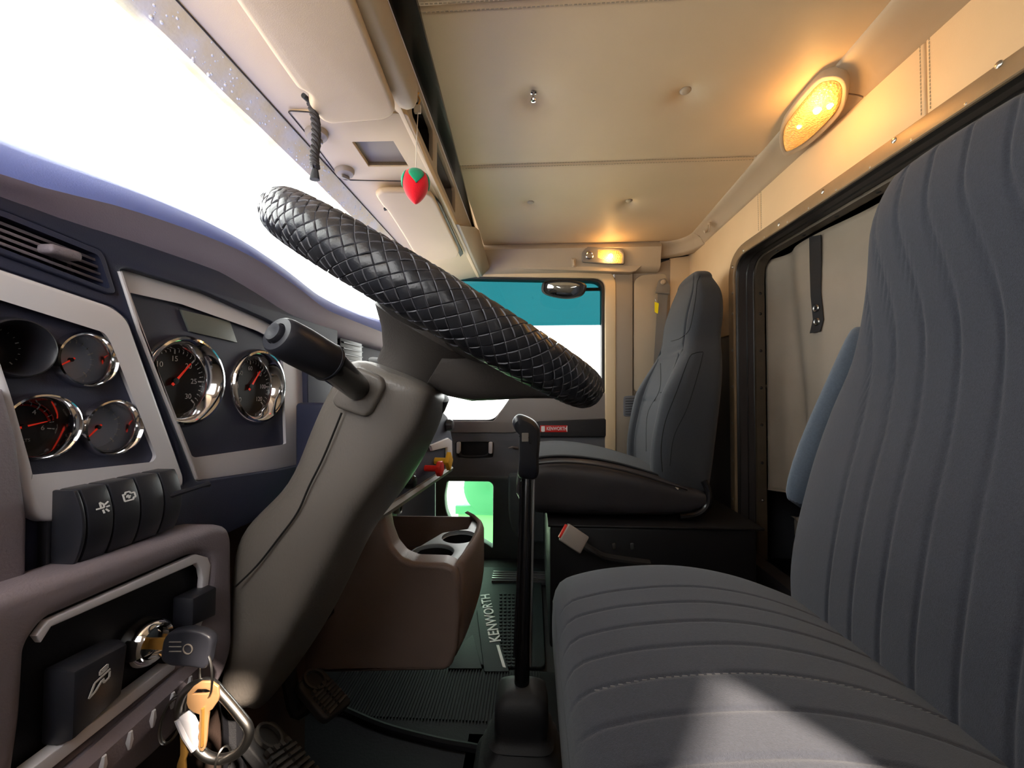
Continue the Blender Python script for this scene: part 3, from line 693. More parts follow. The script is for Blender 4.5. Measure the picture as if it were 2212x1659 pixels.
# centre panel: a shallow raised plate with the radio pocket and two twist latches
b = ns(); plate(b, frO, [fillet(OP([(623, 240), (760, 240), (880, 246), (938, 390), (745, 388), (730, 378)], .003), [.008, .01, .01, .008, .012, .012]), [frO.at(*frO.uv(p), .003) for p in hol]], .006, .001, .003); part('radio_panel', b, M_['sand_plastic'], oc)
b = ns(); hc = OP([(752, 300), (852, 298), (886, 362), (790, 362)], -.008); plate(b, frO, [hc], .003, 0, -.008); part('pocket_back', b, M_['pillar'], oc, label='grey blank face inside the radio pocket')
b = ns()
for i in range(4):
    p, q = hol[i], hol[(i+1) % 4]; prism(b, [p, q, q-frO.n*.03, p-frO.n*.03], (p-sum(hol, V())/4).normalized()*.003)
part('pocket_walls', b, M_['hole_brown'], oc)
for px, py in ((684, 287), (744, 369)):
    c = OP([(px, py)], .003)[0]
    b = ns(); lathe(b, [(0, .010), (.009, .011), (.017, .009), (.020, .004), (.0205, 0)], c, frO.n, 28); k = part('twist_latch', b, M_['pillar'], oc)
    b = ns(); box(b, c+frO.n*.014, .018, .005, .008, .0015, u=V((.6, .8, 0)), v=V((.8, -.6, 0)), w_=frO.n); part('thumb_tab', b, M_['grey_plastic'], k)
gl = smooth([frO.px(x, y, .0035) for x, y in ((680, 243), (640, 240), (624, 241), (632, 253), (660, 287), (690, 326), (728, 376), (738, 385), (760, 389), (850, 391), (926, 393))], 4)
part('panel_gap', tube(ns(), gl, .0011, 6), M_['seam'], oc)
part('trim_gap', tube(ns(), [yr(A, -.1)-Z_*.001, yr(A, 1.7)-Z_*.001], .0013, 6), M_['seam'], oc)
# locker flap hanging over the driver's visor
b = ns(); e = onZ(864, 236, 1.262)
loft(b, [[V((-.222+dx*k, y, 1.276+dz*k)) for dx, dz in ((-.016, -.020), (-.004, -.024), (.012, -.020), (.020, -.004), (.020, .018), (-.010, .030), (-.016, .02))] for y, k in ((-.08, 1), (.30, 1), (e.y-.03, 1), (e.y-.012, .93), (e.y-.003, .75), (e.y, .4))])
part('locker_flap', b, M_['tan_plastic'], oc, sharp=50)

def visor(name, label, px, cut, off, th):
    b = ns(); o = frO.pl(px, off); o = smooth(o, 4, True) if cut else fillet(o, [.012]*len(px))
    cen = sum(o, V())/len(o)
    plate(b, frO, [o], th, th*.42, off, 4); v = part(name, b, M_['tan_vinyl']); tag(v, label, 'sun visor'); return v
v = visor('sun_visor', 'large padded tan sun visor folded up above the steering wheel', [(390, -180), (505, 0), (604, 142), (643, 196), (662, 204), (670, 214), (668, 232), (684, 252), (697, 266), (716, 272), (832, 263), (851, 252), (856, 238), (765, 5), (700, -160)], False, .030, .022)
hb = ns(); tube(hb, [frO.px(655, 206, .020), frO.px(672, 222, .018), frO.px(684, 240, .014)], .004, 8); part('hinge_pin', hb, M_['strap'], v)
v2 = visor('sun_visor', 'small padded tan sun visor folded up on the passenger side', [(811, 424), (822, 416), (838, 415), (918, 416), (934, 424), (946, 446), (992, 545), (988, 556), (975, 560), (905, 566), (872, 510), (838, 458), (826, 446)], False, .024, .016)
hb = ns(); tube(hb, [frO.px(830, 452, .018), frO.px(848, 448, .018)], .004, 8); part('hinge_pin', hb, M_['strap'], v2)
b = ns(); plate(b, frO, [OP([(940, 425), (952, 440), (1000, 545), (994, 552), (960, 480)], .006)], .01, .001, .012); part('clip_slot', b, M_['black'], oc)

# braided cord hanging from the driver's visor pin
yb = frO.px(676, 228, .016).y
t = thing('cord', 'dark braided cord dangling from the large sun visor', 'cord', onY(680, 380, yb))
pts = smooth([onY(x, y, yb) for x, y in ((672, 222), (681, 258), (683, 300), (679, 340), (681, 362))], 10)
for ph in range(3):
    b = ns(); tube(b, [p+V((.0042*math.cos(i*.75+ph*2.094), .0042*math.sin(i*.75+ph*2.094), 0)) for i, p in enumerate(pts)], .0038, 7); part('strand', b, M_['braid'], t)
b = ns(); e = onY(681, 360, yb); f = onY(680, 388, yb)
loft(b, [[e.lerp(f, k)+V((math.cos(a)*r, math.sin(a)*r*.7, 0)) for a in [j*.628 for j in range(10)]] for k, r in ((0, .006), (.15, .0045), (.5, .0065), (1, .0085))]); part('frayed_end', b, M_['strap'], t)

# strawberry charm
yc = .745
t = thing('charm', 'red plush strawberry charm with green leaves hanging on a thin string', 'ornament', onY(896, 440, yc))
top = onY(898, 371, yc)
b = ns(); tube(b, [onY(903, 240, yc), onY(900, 300, yc), top], .0009, 6); part('string', b, M_['white_plastic'], t)
b = ns(); box(b, onY(902, 236, yc), .014, .008, .016, .002); part('clip', b, M_['white_plastic'], t)
b = ns(); tube(b, smooth([onY(903, 228, yc), onY(907, 216, yc), onY(902, 206, yc), onY(905, 200, yc)], 4), .0014, 6); part('wire_hook', b, M_['brass'], t)
sc = (onY(870, 400, yc)-onY(926, 400, yc)).length/2; h = top.z-onY(897, 441, yc).z
prof = [(0, 0), (.35, -.01), (.75, -.06), (.97, -.2), (1.0, -.34), (.93, -.5), (.72, -.7), (.40, -.88), (.12, -.985), (0, -1)]
fine = [(max(p.x, 0), p.y) for p in smooth([V((a, c, 0)) for a, c in prof], 4)]
b = ns(); lathe(b, [(r*sc, z*h) for r, z in fine], top, Z_, 28); part('berry', b, M_['berry'], t)
def prad(z):
    for (r0, z0), (r1, z1) in zip(fine, fine[1:]):
        if z <= z0 and z >= z1: return r0+(r1-r0)*((z0-z)/max(1e-6, z0-z1))
    return 0
for k in range(4):
    a0 = math.radians(-70+90*k); b = ns()
    def lf(u, v):
        z = -.02-.52*u; half = (.62*math.sin(math.pi*min(1, (u+.12)/1.12)**.8))*(1-u*.2)+.02
        a = a0+half*(v*2-1); r = prad(z)*sc+.0012+.0008*math.sin(math.pi*v)
        return top+V((math.cos(a)*r, math.sin(a)*r, z*h))
    grid(b, lf, 12, 8); o = part('leaf', b, M_['leaf'], t); o.modifiers.new('t', 'SOLIDIFY').thickness = .001
# ------------------------------------------------------------------ dashboard body
XF = -.385
dash = thing('dashboard', 'long dark slate-blue dashboard with a rounded padded hood', 'dashboard', (-.5, .8, .55))
L1 = [onX(x, y, -.43) for x, y in ((0, 310), (150, 362), (300, 420), (430, 480), (560, 560), (640, 620), (700, 652), (760, 675), (815, 690))]
L2 = [onX(x, y, -.372) for x, y in ((0, 380), (41, 400), (190, 425), (316, 463), (443, 508), (538, 549), (601, 590), (665, 637), (700, 668))]
L3 = [onX(x, y, -.386) for x, y in ((0, 425), (127, 479), (285, 523), (443, 577), (538, 621), (595, 669), (640, 690))]
def iz(L, y):
    if y <= L[0].y: return L[0].z+(L[1].z-L[0].z)*(y-L[0].y)/(L[1].y-L[0].y)*.3
    for a, c in zip(L, L[1:]):
        if a.y <= y <= c.y: return a.z+(c.z-a.z)*(y-a.y)/(c.y-a.y)
    return L[-1].z
def sm_iz(L, y): return sum(iz(L, y+d) for d in (-.03, -.015, 0, .015, .03))/5
b = ns(); rings = []
for i in range(75):
    y = -.09+1.78*i/74; z1, z2, z3 = sm_iz(L1, y), sm_iz(L2, y), sm_iz(L3, y); z2 = min(z2, z1-.012); z3 = min(z3, z2-.012)
    rings.append([V((x, y, z)) for x, z in ((-.725, .842), (-.62, .895), (-.50, z1-.012), (-.455, z1-.003), (-.43, z1), (-.405, z1-.006), (-.385, (z1+z2)/2+.003), (-.374, z2+.006), (-.372, z2), (-.375, z2-.005), (-.379, (z2+z3)/2), (-.386, z3), (-.391, z3-.006), (-.40, z3-.010), (-.44, z3-.012), (-.44, .80), (-.725, .80))])
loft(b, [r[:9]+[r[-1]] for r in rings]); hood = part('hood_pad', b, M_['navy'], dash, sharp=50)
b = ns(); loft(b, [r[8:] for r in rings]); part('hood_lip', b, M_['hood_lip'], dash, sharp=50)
b = ns(); box(b, (-.43, .30, .30), .02, .80, .60); part('kick_panel', b, M_['kick'], dash)
# fascia with cut-outs
frD = Fr((XF, 0, 0), (1, 0, 0), Y_)
ztop = .93
PO = [(-160, 520), (0, 579), (247, 663), (282, 688), (351, 900), (399, 1046), (364, 1062), (345, 1036), (117, 1062), (146, 1122), (104, 1128), (73, 1109), (57, 1072), (-160, 560)]
LP_out = [(-140, 532), (247, 663), (279, 690), (399, 1030), (398, 1050), (372, 1060), (146, 1124), (104, 1129), (76, 1112), (57, 1072), (0, 850), (-60, 640)]
CL_out = [(258, 582), (275, 580), (443, 631), (585, 694), (662, 745), (668, 1000), (604, 1014), (427, 1040), (420, 1030)]
VN = [(-120, 415), (0, 452), (216, 540), (226, 556), (250, 632), (236, 636), (0, 548), (-120, 505)]
b = ns()
plate(b, frD, [[V((XF, -.09, .57)), V((XF, .74, .57)), V((XF, .74, sm_iz(L3, .74)+.004)), V((XF, .60, sm_iz(L3, .60)+.004)), V((XF, .45, sm_iz(L3, .45)+.004)), V((XF, .3, sm_iz(L3, .3)+.004)), V((XF, -.09, sm_iz(L3, 0)+.004))],
    fillet(frD.pl(LP_out), .006), fillet(frD.pl(CL_out), .008), fillet(frD.pl(VN), .006)], .03, .002)
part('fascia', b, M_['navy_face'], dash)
b = ns(); box(b, (-.51, .80, .69), .12, 1.78, .24); part('core', b, M_['black'], dash)
# left air vent
vt = part('air_vent', plate(ns(), frD, [fillet(frD.pl(VN, .002), .006), fillet(frD.pl([(-120, 424), (0, 462), (210, 547), (219, 560), (240, 622), (232, 628), (0, 540), (-120, 496)], .002), .005)], .03, .0015, .003), M_['navy_face'], dash)
sl0, sl1 = ((-110, 424), (216, 552)), ((-110, 500), (236, 628))
for i in range(1, 5):
    k = i/5; a = frD.px(sl0[0][0]+(sl1[0][0]-sl0[0][0])*k, sl0[0][1]+(sl1[0][1]-sl0[0][1])*k, -.004); c = frD.px(sl0[1][0]+(sl1[1][0]-sl0[1][0])*k, sl0[1][1]+(sl1[1][1]-sl0[1][1])*k, -.004)
    b = ns(); prism(b, [a+V((0, 0, -.001)), c+V((0, 0, -.001)), c+V((-.016, 0, .005)), a+V((-.016, 0, .005))], V((.0008, 0, .0022)), .0005); part('slat', b, M_['lower_dash'], vt)
for px in (30, 130, 205):
    b = ns(); p = frD.px(px, 475+px*.38, -.022); box(b, p, .010, .0025, .05); part('vane', b, M_['switch'], vt)
b = ns(); p = frD.px(130, 546, .002); box(b, p, .014, .022, .008, .003, 3); k = part('vent_tab', b, M_['lower_dash'], vt)
# far fascia with passenger-side vents
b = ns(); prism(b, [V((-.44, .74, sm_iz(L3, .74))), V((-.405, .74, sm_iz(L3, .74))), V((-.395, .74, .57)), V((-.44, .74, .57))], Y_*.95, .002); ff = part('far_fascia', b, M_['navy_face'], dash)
for j, (xa, xb) in enumerate(((672, 722), (730, 778))):
    p0, p1 = onX(xa, 705, -.40), onX(xb, 705, -.40); z0 = p0.z-.075
    fv = part('far_vent', prism(ns(), fillet([V((-.401, p0.y, z0)), V((-.401, p1.y, z0)), V((-.401, p1.y, p0.z+.01)), V((-.401, p0.y, p0.z+.01))], .008), X_*.006, .001), M_['switch'], dash)
    for i in range(6): part('slat', prism(ns(), [V((-.396, p0.y+.006, z0+.008+i*.012)), V((-.396, p1.y-.006, z0+.008+i*.012)), V((-.390, p1.y-.006, z0+.006+i*.012)), V((-.390, p0.y+.006, z0+.006+i*.012))], Z_*.002), M_['switch'], fv)

# ------------------------------------------------------------------ gauges
def gauge(parent, fr, px, py, hpx, deep, bez, dialm, off=0, nums=None, needle=60, red=None, a0=225, a1=-45, big=False, caption=None):
    c = fr.px(px, py, off); r = .5*hpx/F_PX*c.y; n = fr.n
    b = ns(); lathe(b, [(r*.71, -deep-.001), (r*.71, -deep*.7), (r*.73, -deep*.55), (r*.80, -deep*.12), (r*.86, .003), (r*.91, .0048), (r*.96, .0042), (r, .001), (r*1.01, -.002), (r*1.01, -deep*.8)], c, n, 56); g = part('gauge', b, M_[bez], parent)
    dc = c-n*deep
    b = ns(); lathe(b, [(0, 0), (r*.3, 0), (r*.76, .0002)], dc, n, 40); part('dial', b, M_[dialm], g)
    u, v = fr.u, fr.v
    b = ns(); N = (len(nums)-1) if nums else 4; sub = 5 if big else 4
    for i in range(N*sub+1):
        a = R(a0+(a1-a0)*i/(N*sub)); d = u*math.cos(a)+v*math.sin(a); L = .10 if i % sub == 0 else .055
        e = n.cross(d); w2 = r*(.016 if i % sub == 0 else .009); p, q = dc+d*r*(.70-L)+n*.0006, dc+d*r*.70+n*.0006
        prism(b, [p-e*w2, p+e*w2, q+e*w2, q-e*w2], n*.0002)
    if nums:
        for i, s in enumerate(nums):
            if s == '': continue
            a = R(a0+(a1-a0)*i/N); d = u*math.cos(a)+v*math.sin(a); text(b, s, dc+d*r*.49+n*.0006, u, v, r*(.17 if big else .2), .0002)
    if caption: text(b, caption, dc-v*r*.42+n*.0006, u, v, r*.13, .0002)
    part('dial_print', b, M_['white'], g, kind='stuff')
    if red:
        b = ns(); pa = [R(red[0]+(red[1]-red[0])*i/14) for i in range(15)]
        for x0, x1 in zip(pa, pa[1:]):
            q = [(u*math.cos(a)+v*math.sin(a)) for a in (x0, x1)]
            prism(b, [dc+q[0]*r*.62+n*.0005, dc+q[1]*r*.62+n*.0005, dc+q[1]*r*.69+n*.0005, dc+q[0]*r*.69+n*.0005], n*.0002)
        bmesh.ops.remove_doubles(b, verts=b.verts, dist=1e-6); part('red_band', b, M_['red'], g)
    a = R(needle); d = u*math.cos(a)+v*math.sin(a); e = n.cross(d)
    b = ns(); prism(b, [dc-d*r*.12-e*r*.03+n*.002, dc+d*r*.55-e*r*.01+n*.002, dc+d*r*.55+e*r*.01+n*.002, dc-d*r*.12+e*r*.03+n*.002], n*.0008); part('needle', b, M_['needle'], g)
    b = ns(); lathe(b, [(0, .0035), (r*.07, .003), (r*.08, .001)], dc, n, 14); part('needle_cap', b, M_['black'], g)
    return g

# left gauge panel
gp = thing('gauge_panel', 'silver-framed panel of four round gauges at the dashboard end', 'gauge panel', frD.px(60, 1100))
fr1 = Fr((-.378, 0, 0), (1, 0, 0), Y_)
LP_in = [(-140, 590), (231, 710), (247, 732), (348, 986), (334, 1006), (300, 1010), (150, 1028), (72, 1037), (57, 1037), (48, 1000), (8, 860), (-50, 690)]
b = ns(); plate(b, fr1, [fillet(fr1.pl(LP_out, .006), .008), fillet(fr1.pl(LP_in, .006), .006)], .016, .004, .006); part('bezel_frame', b, M_['silver'], gp)
G1 = [(187, 777, 128), (36, 752, 142), (88, 922, 156), (244, 923, 130)]
def ghole(fr, x, y, h): c = fr.px(x, y); r = .5*h/F_PX*c.y*.93; return [c+fr.u*r*math.cos(k*.19635)+fr.v*r*math.sin(k*.19635) for k in range(32)]
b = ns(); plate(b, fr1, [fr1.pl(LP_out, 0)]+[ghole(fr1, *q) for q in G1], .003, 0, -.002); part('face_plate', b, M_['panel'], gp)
gauge(gp, fr1, 187, 777, 128, .016, 'chrome', 'dial_grey', needle=215)
gauge(gp, fr1, 36, 752, 142, .02, 'switch', 'dial', needle=200)
gauge(gp, fr1, 88, 922, 156, .016, 'chrome', 'dial', nums=['0', '2', '4', '6'], red=(100, 10), needle=12, a0=190, a1=-10, caption='VOLTS')
gauge(gp, fr1, 244, 923, 130, .016, 'chrome', 'dial_grey', needle=225)

# main cluster
ic = thing('instrument_cluster', 'silver-edged instrument cluster with tachometer and speedometer behind the column', 'instrument cluster', frD.px(430, 1035))
fr2_ = Fr((-.398, 0, 0), (1, 0, 0), Y_)
CL_in = [(268, 626), (282, 628), (392, 653), (557, 712), (612, 742), (620, 960), (606, 964), (420, 992), (412, 988)]
b = ns(); plate(b, fr2_, [fillet(fr2_.pl(CL_out, .004), .006), fillet(fr2_.pl(CL_in, .004), .004)], .012, .002, .004); part('bezel_frame', b, M_['silver'], ic)
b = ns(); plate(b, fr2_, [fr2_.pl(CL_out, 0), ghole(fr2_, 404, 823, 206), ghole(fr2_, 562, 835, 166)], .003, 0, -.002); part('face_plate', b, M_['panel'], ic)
b = ns(); pa = [frD.px(x, y, .0025) for x, y in ((258, 586), (300, 715), (350, 845), (396, 960), (424, 1034))]; tube(b, pa, .0018, 6); part('edge_line', b, M_['silver'], ic)
gauge(ic, fr2_, 404, 823, 206, .016, 'chrome', 'dial', nums=['0', '5', '10', '15', '20', '25', '30'], needle=48, big=True)
gauge(ic, fr2_, 562, 835, 166, .016, 'chrome', 'dial', nums=['0', '20', '40', '60', '80', '100', '120'], needle=52, big=True)
b = ns(); plate(b, fr2_, [fr2_.pl([(392, 669), (497, 694), (513, 740), (411, 716)], .001)], .003, .0005, .001); lc = part('display', b, M_['lcd'], ic)

# ------------------------------------------------------------------ rocker switches under the left gauges
sw = thing('switch_bank', 'row of black rocker switches below the left gauge panel', 'switches', frD.px(250, 1200))
xs0 = -.366
zt, zb = onX(220, 1040, xs0).z, onX(220, 1188, xs0).z
b = ns(); ya, yb2 = onX(122, 1100, xs0).y, onX(376, 1090, xs0).y
prism(b, fillet([V((xs0-.016, ya, zb-.004)), V((xs0-.016, yb2+.002, zb-.004)), V((xs0-.016, yb2+.002, zt+.004)), V((xs0-.016, ya, zt+.004))], .004), X_*.008, .002); part('switch_bezel', b, M_['switch'], sw)
cuts = [onX(x, 1100, xs0+.01).y for x in (150, 165, 224, 283, 335, 374)]
ICON = {}
for i, (y0, y1) in enumerate(zip(cuts, cuts[1:])):
    b = ns(); y0 += .0007; y1 -= .0007; H = zt-zb; pr = []
    for k in range(11):
        t = k/10; pr.append((.010+.010*math.sin(math.pi*min(1, max(0, t*.9+.05)))**.8, zb+H*t))
    pr = [(-.006, zb)]+pr+[(-.006, zt)]
    prism(b, [V((xs0+x, y0, z)) for x, z in pr], Y_*(y1-y0), .0012); s = part('rocker', b, M_['switch'], sw); ICON[i] = (s, y0, y1)
def bars(parent, o, u, v, segs, w2, n, m):
    b = ns()
    for (x0, y0, x1, y1) in segs:
        p, q = o+u*x0+v*y0, o+u*x1+v*y1; e = n.cross((q-p).normalized())*w2; prism(b, [p-e, p+e, q+e, q-e], n*.0004)
    return part('icon', b, m, parent)
s, y0, y1 = ICON[1]; o = V((xs0+.0192, (y0+y1)/2, zb+(zt-zb)*.70))
uu = Y_; vv = V((-.35, 0, 1)).normalized(); nn = uu.cross(vv); g = .0052
bars(s, o+nn*.0012, uu*g, vv*g, [(-.9, .0, .2, .0), (-.2, 0, -.2, .9), (-.2, .9, .25, .5), (.25, .5, .2, 0), (.4, .4, .95, .75), (.5, 0, 1, .05), (.35, -.3, .7, -.8), (-.05, -.3, .0, -.9)], .0006, nn, M_['white'])
s, y0, y1 = ICON[2]; o = V((xs0+.0192, (y0+y1)/2, zb+(zt-zb)*.76))
bars(s, o+nn*.0012, uu*g, vv*g, [(-.9, .6, -.9, -.6), (-.9, -.6, .5, -.6), (.5, -.6, .5, -.3), (.5, -.3, .9, -.3), (.9, -.3, .9, .5), (.9, .5, .3, .5), (.3, .5, .2, .8), (.2, .8, -.5, .8), (-.5, .8, -.5, .5), (-.5, .5, -.9, .5), (-.5, 0, .2, .1), (-.2, .35, -.1, -.3), (-.4, .25, .05, -.2)], .0006, nn, M_['white'])
b = ns(); a, c = onX(346, 1077, -.352), onX(449, 1046, -.335); tube(b, [a, a.lerp(c, .4), a.lerp(c, .85), c, c+(c-a)*.04], [.0042, .0026, .0022, .0034, .003], 8); part('dimmer_lever', b, M_['switch'], sw, label='slim black dimmer lever')

# ------------------------------------------------------------------ lower dash panel with the ignition
ld = thing('lower_dashboard', 'grey padded lower dash panel framing the ignition switch', 'dash panel', onX(300, 1600, -.34))
frI = Fr((-.335, 0, 0), (1, 0, 0), Y_)
HO = [(66, 1400), (76, 1376), (104, 1338), (424, 1195), (450, 1203), (458, 1218), (446, 1330), (434, 1362), (376, 1450), (100, 1690), (30, 1740), (44, 1640), (58, 1540)]
OU = [(-230, 1380), (-60, 1312), (45, 1275), (470, 1131), (497, 1138), (505, 1160), (507, 1400), (482, 1470), (420, 1545), (330, 1640), (100, 1830), (-230, 1960)]
b = ns(); plate(b, frI, [fillet(frI.pl(OU), .012), fillet(frI.pl(HO), .008)], .045, .009, 0, 4); part('padded_frame', b, M_['lower_dash'], ld)
b = ns(); plate(b, frI, [frI.pl([(-20, 1350), (470, 1180), (480, 1350), (380, 1470), (60, 1780), (-60, 1780)], -.012)], .004, 0, -.014); part('switch_plate', b, M_['black'], ld)
tr = [(79, 1374), (104, 1340), (424, 1197), (450, 1204), (456, 1220), (444, 1328), (433, 1358), (423, 1352), (432, 1318), (438, 1250), (434, 1228), (424, 1217), (112, 1354), (90, 1388)]
b = ns(); plate(b, frI, [frI.pl(tr, -.002)], .006, .0012, -.002); part('silver_trim', b, M_['silver'], ld)
b = ns(); plate(b, frI, [frI.pl([(40, 1680), (364, 1434), (378, 1438), (376, 1446), (72, 1690)], .001)], .012, .001, .002); part('silver_strip', b, M_['silver'], ld)
# ribbed lower lip
b = ns(); lo0, lo1 = frI.px(430, 1412, .004), frI.px(30, 1760, .004)
loft(b, [[p, p+V((.006, 0, -.008)), p+V((.004, 0, -.026)), p+V((-.02, 0, -.034)), p+V((-.03, 0, -.01))] for p in (lo0, lo0.lerp(lo1, .5), lo1)]); lip = part('lower_lip', b, M_['lower_dash'], ld)
for k in (.12, .25, .38, .52, .66):
    p = lo0.lerp(lo1, k); b = ns(); tube(b, [p+V((.0065, 0, -.009)), p+V((.0055, 0, -.016)), p+V((.0045, .001, -.024))], [.0015, .0028, .0012], 6); part('clip_tab', b, M_['silver'], lip)
# big rocker switches
def brocker(px, th, depth, lab):
    b = ns(); fr = Fr((-.347, 0, 0), (1, 0, 0), Y_); base = fr.pl(px); c = sum(base, V())/4
    q = []
    topm = [(p.lerp(c, .10)+X_*depth) for p in base]
    loft(b, [base, [p+X_*depth*.55 for p in base], topm]); bevel(b, .002, 2); s = part('rocker', b, M_['switch'], ld, label=lab)
    return s, topm
s, tp = brocker([(92, 1445), (228, 1378), (212, 1500), (86, 1612)], 0, .022, 'large black rocker switch with a white lamp symbol')
c = sum(tp, V())/4+X_*.0006; uu = Y_; vv = Z_; g = .007
bars(s, c+Z_*.004, uu*g, vv*g, [(-.2, 1.2, .5, 1.4), (-.2, 1.2, -.2, .8), (-.2, .8, .5, 1.0), (.5, 1.0, .5, 1.4), (.0, 1.1, .5, 1.2), (-.7, .3, .8, .75), (-.7, .3, -1.2, -.9), (-1.2, -.9, -.6, -.6), (-.6, -.6, 0, .1), (.1, .2, .2, -.3), (.2, -.3, .7, -.1), (.7, -.1, .75, .5)], .0007, X_, M_['white'])
brocker([(372, 1290), (432, 1262), (430, 1330), (370, 1356)], 0, .02, 'small black rocker switch beside the ignition')
# ignition barrel
ci = onX(310, 1387, -.340); ri = 45/F_PX*ci.y
b = ns(); lathe(b, [(ri*1.08, -.004), (ri*1.1, .003), (ri*1.0, .010), (ri*.86, .013), (ri*.72, .011), (ri*.66, .003), (ri*.62, .002), (ri*.6, .006), (0, .006)], ci, X_, 36); part('ignition_barrel', b, M_['chrome'], ld, label='chrome ignition barrel')
b = ns(); fre = Fr((-.372, 0, 0), (1, 0, 0), Y_); plate(b, fre, [fre.pl([(-150, 840), (-6, 840), (24, 950), (46, 1120), (44, 1272), (-150, 1330)])], .02, .004, .006); part('end_cap', b, M_['lower_dash'], dash)
# ------------------------------------------------------------------ steering wheel
WN = D(1163, 781).cross(D(688, 502)).normalized()           # wheel axis, pointing up towards the driver
if WN.z < 0: WN = -WN
RM, RT = .205, .0245
da, db = D(548, 455).normalized(), D(1303, 850).normalized()
dc_ = (da+db).normalized(); dc_ = (dc_-WN*dc_.dot(WN)).normalized()
dist = (RM+RT)/math.sin(da.angle(db)/2)
WC = CAM+dc_*dist
E1 = (-dc_).normalized()                # in-plane axis towards the lens
E2 = WN.cross(E1).normalized()
se_ = lambda v, n=3.5: math.copysign(abs(v)**(2/n), v)
wheel = thing('steering_wheel', 'large steering wheel in a glossy black woven leather cover', 'steering wheel', WC-WN*.06)
def tor(a, t, r=RT):
    d = E1*math.cos(a)+E2*math.sin(a); return WC+d*(RM+r*math.cos(t))+WN*r*math.sin(t)
b = ns(); NA, NT = 120, 20
g = [[b.verts.new(tor(2*math.pi*i/NA, 2*math.pi*j/NT, RT-.0019)) for j in range(NT)] for i in range(NA)]
for i in range(NA):
    for j in range(NT): b.faces.new((g[i][j], g[(i+1) % NA][j], g[(i+1) % NA][(j+1) % NT], g[i][(j+1) % NT]))
rim = part('rim', b, M_['leather'], wheel)
# basket weave: diamonds on the torus, strips passing alternately over and under
NU, NV = 100, 11                          # diamond half-steps: lattice points along / around
ha, ht = 2*math.pi/NU, 2*math.pi/NV
def tile_mesh(b, a, t, flip, tl=(0, 0)):
    G = (-.5, -.44, -.2, .2, .44, .5); K = 5; vs = []
    for p in range(K+1):
        row = []
        for q in range(K+1):
            s, w_ = G[p], G[q]                  # strip coords
            ss, ww = s*.97, w_*.97
            aa, tt = a+(ss+ww)*ha*.5, t+(ss-ww)*ht*.5
            al, ac = (s, w_) if flip else (w_, s)   # along / across the upper strip
            h = .0012-.0007*(2*al)**2-(.0009 if abs(al) > .49 or abs(ac) > .49 else 0)
            row.append(b.verts.new(tor(aa, tt, RT-.0007+h+al*tl[0]+ac*tl[1])))
        vs.append(row)
    for p in range(K):
        for q in range(K):
            f = b.faces.new((vs[p][q], vs[p+1][q], vs[p+1][q+1], vs[p][q+1])); f.material_index = 1 if (p in (0, K-1) or q in (0, K-1)) else 0
cells = []
for i in range(NU):
    for j in range(NV):
        for k in (0, 1):
            a, t = (i+.5*k)*ha, (j+.5*k)*ht
            p = tor(a, t); nrm = (p-(WC+(E1*math.cos(a)+E2*math.sin(a))*RM)).normalized()
            vis = nrm.dot((CAM-p).normalized()); score = vis/(CAM-p).length**2 if vis > 0 else vis
            # the near half hides the far half
            if math.cos(a) < -.05: score -= 5
            cells.append((score, a, t, k, j, k))
cells.sort(key=lambda c: -c[0])
proto = {}; TL = [(.0006, .0003), (-.0006, .0004), (.0004, -.0006), (-.0003, -.0005)]
for sc_, a, t, fl, j, k in cells[:300]:
    vr_ = random.randrange(4); key = (round(t, 4), fl, vr_)
    if key not in proto:
        b = ns(); tile_mesh(b, 0, t, fl, TL[vr_]); proto[key] = mesh_of('leather_tile', b, M_['leather'], 28); proto[key].materials.append(M_['leather_edge'])
    rot = MX.Translation(WC) @ MX.Rotation(a, 4, WN) @ MX.Translation(-WC)
    link('leather_tile', proto[key], rim, rot)
b = ns()
for sc_, a, t, fl, j, k in cells[300:]: tile_mesh(b, a, t, fl, random.choice(TL))
wc_ = part('woven_cover', b, M_['leather'], rim, sharp=28, kind='stuff'); wc_.data.materials.append(M_['leather_edge'])
# hub and spokes: dished below the rim plane
b = ns(); lathe(b, [(0, .004), (.05, .002), (.075, -.006), (.088, -.022), (.086, -.040), (.066, -.062), (.052, -.085), (.050, -.105), (0, -.105)], WC, WN, 48, ref=E1); part('hub', b, M_['hub_leather'], wheel)
for ang in (35, 145, 215, 325):
    a = R(ang); d = (E1*math.cos(a)+E2*math.sin(a)); e = WN.cross(d); rg = []
    for k in range(9):
        s = k/8; r = .06+(RM-.06)*s; hw = .034-.016*s+.010*(1-s); th = .012-.004*s; z = -.034*(1-s)**1.2-.002
        c = WC+d*r+WN*z; rg.append([c+e*hw*math.cos(q)+WN*th*math.sin(q) for q in [2*math.pi*m/16 for m in range(16)]])
    b = ns(); loft(b, rg); part('spoke', b, M_['hub_leather'], wheel)
dR = E2 if E2.x > 0 else -E2; eR = E1; rg = []
for r_, bot, hw in ((.02, -.100, .070), (.05, -.099, .075), (.08, -.090, .075), (.11, -.072, .070), (.14, -.054, .062), (.17, -.038, .054), (.195, -.026, .048)):
    c = WC+dR*r_; rg.append([c+eR*hw*se_(math.cos(q))+WN*((bot-.004)/2-(bot+.004)/2*se_(math.sin(q))) for q in [2*math.pi*m/24 for m in range(24)]])
b = ns(); loft(b, rg); part('spoke_pad', b, M_['hub_leather'], wheel, sharp=60)
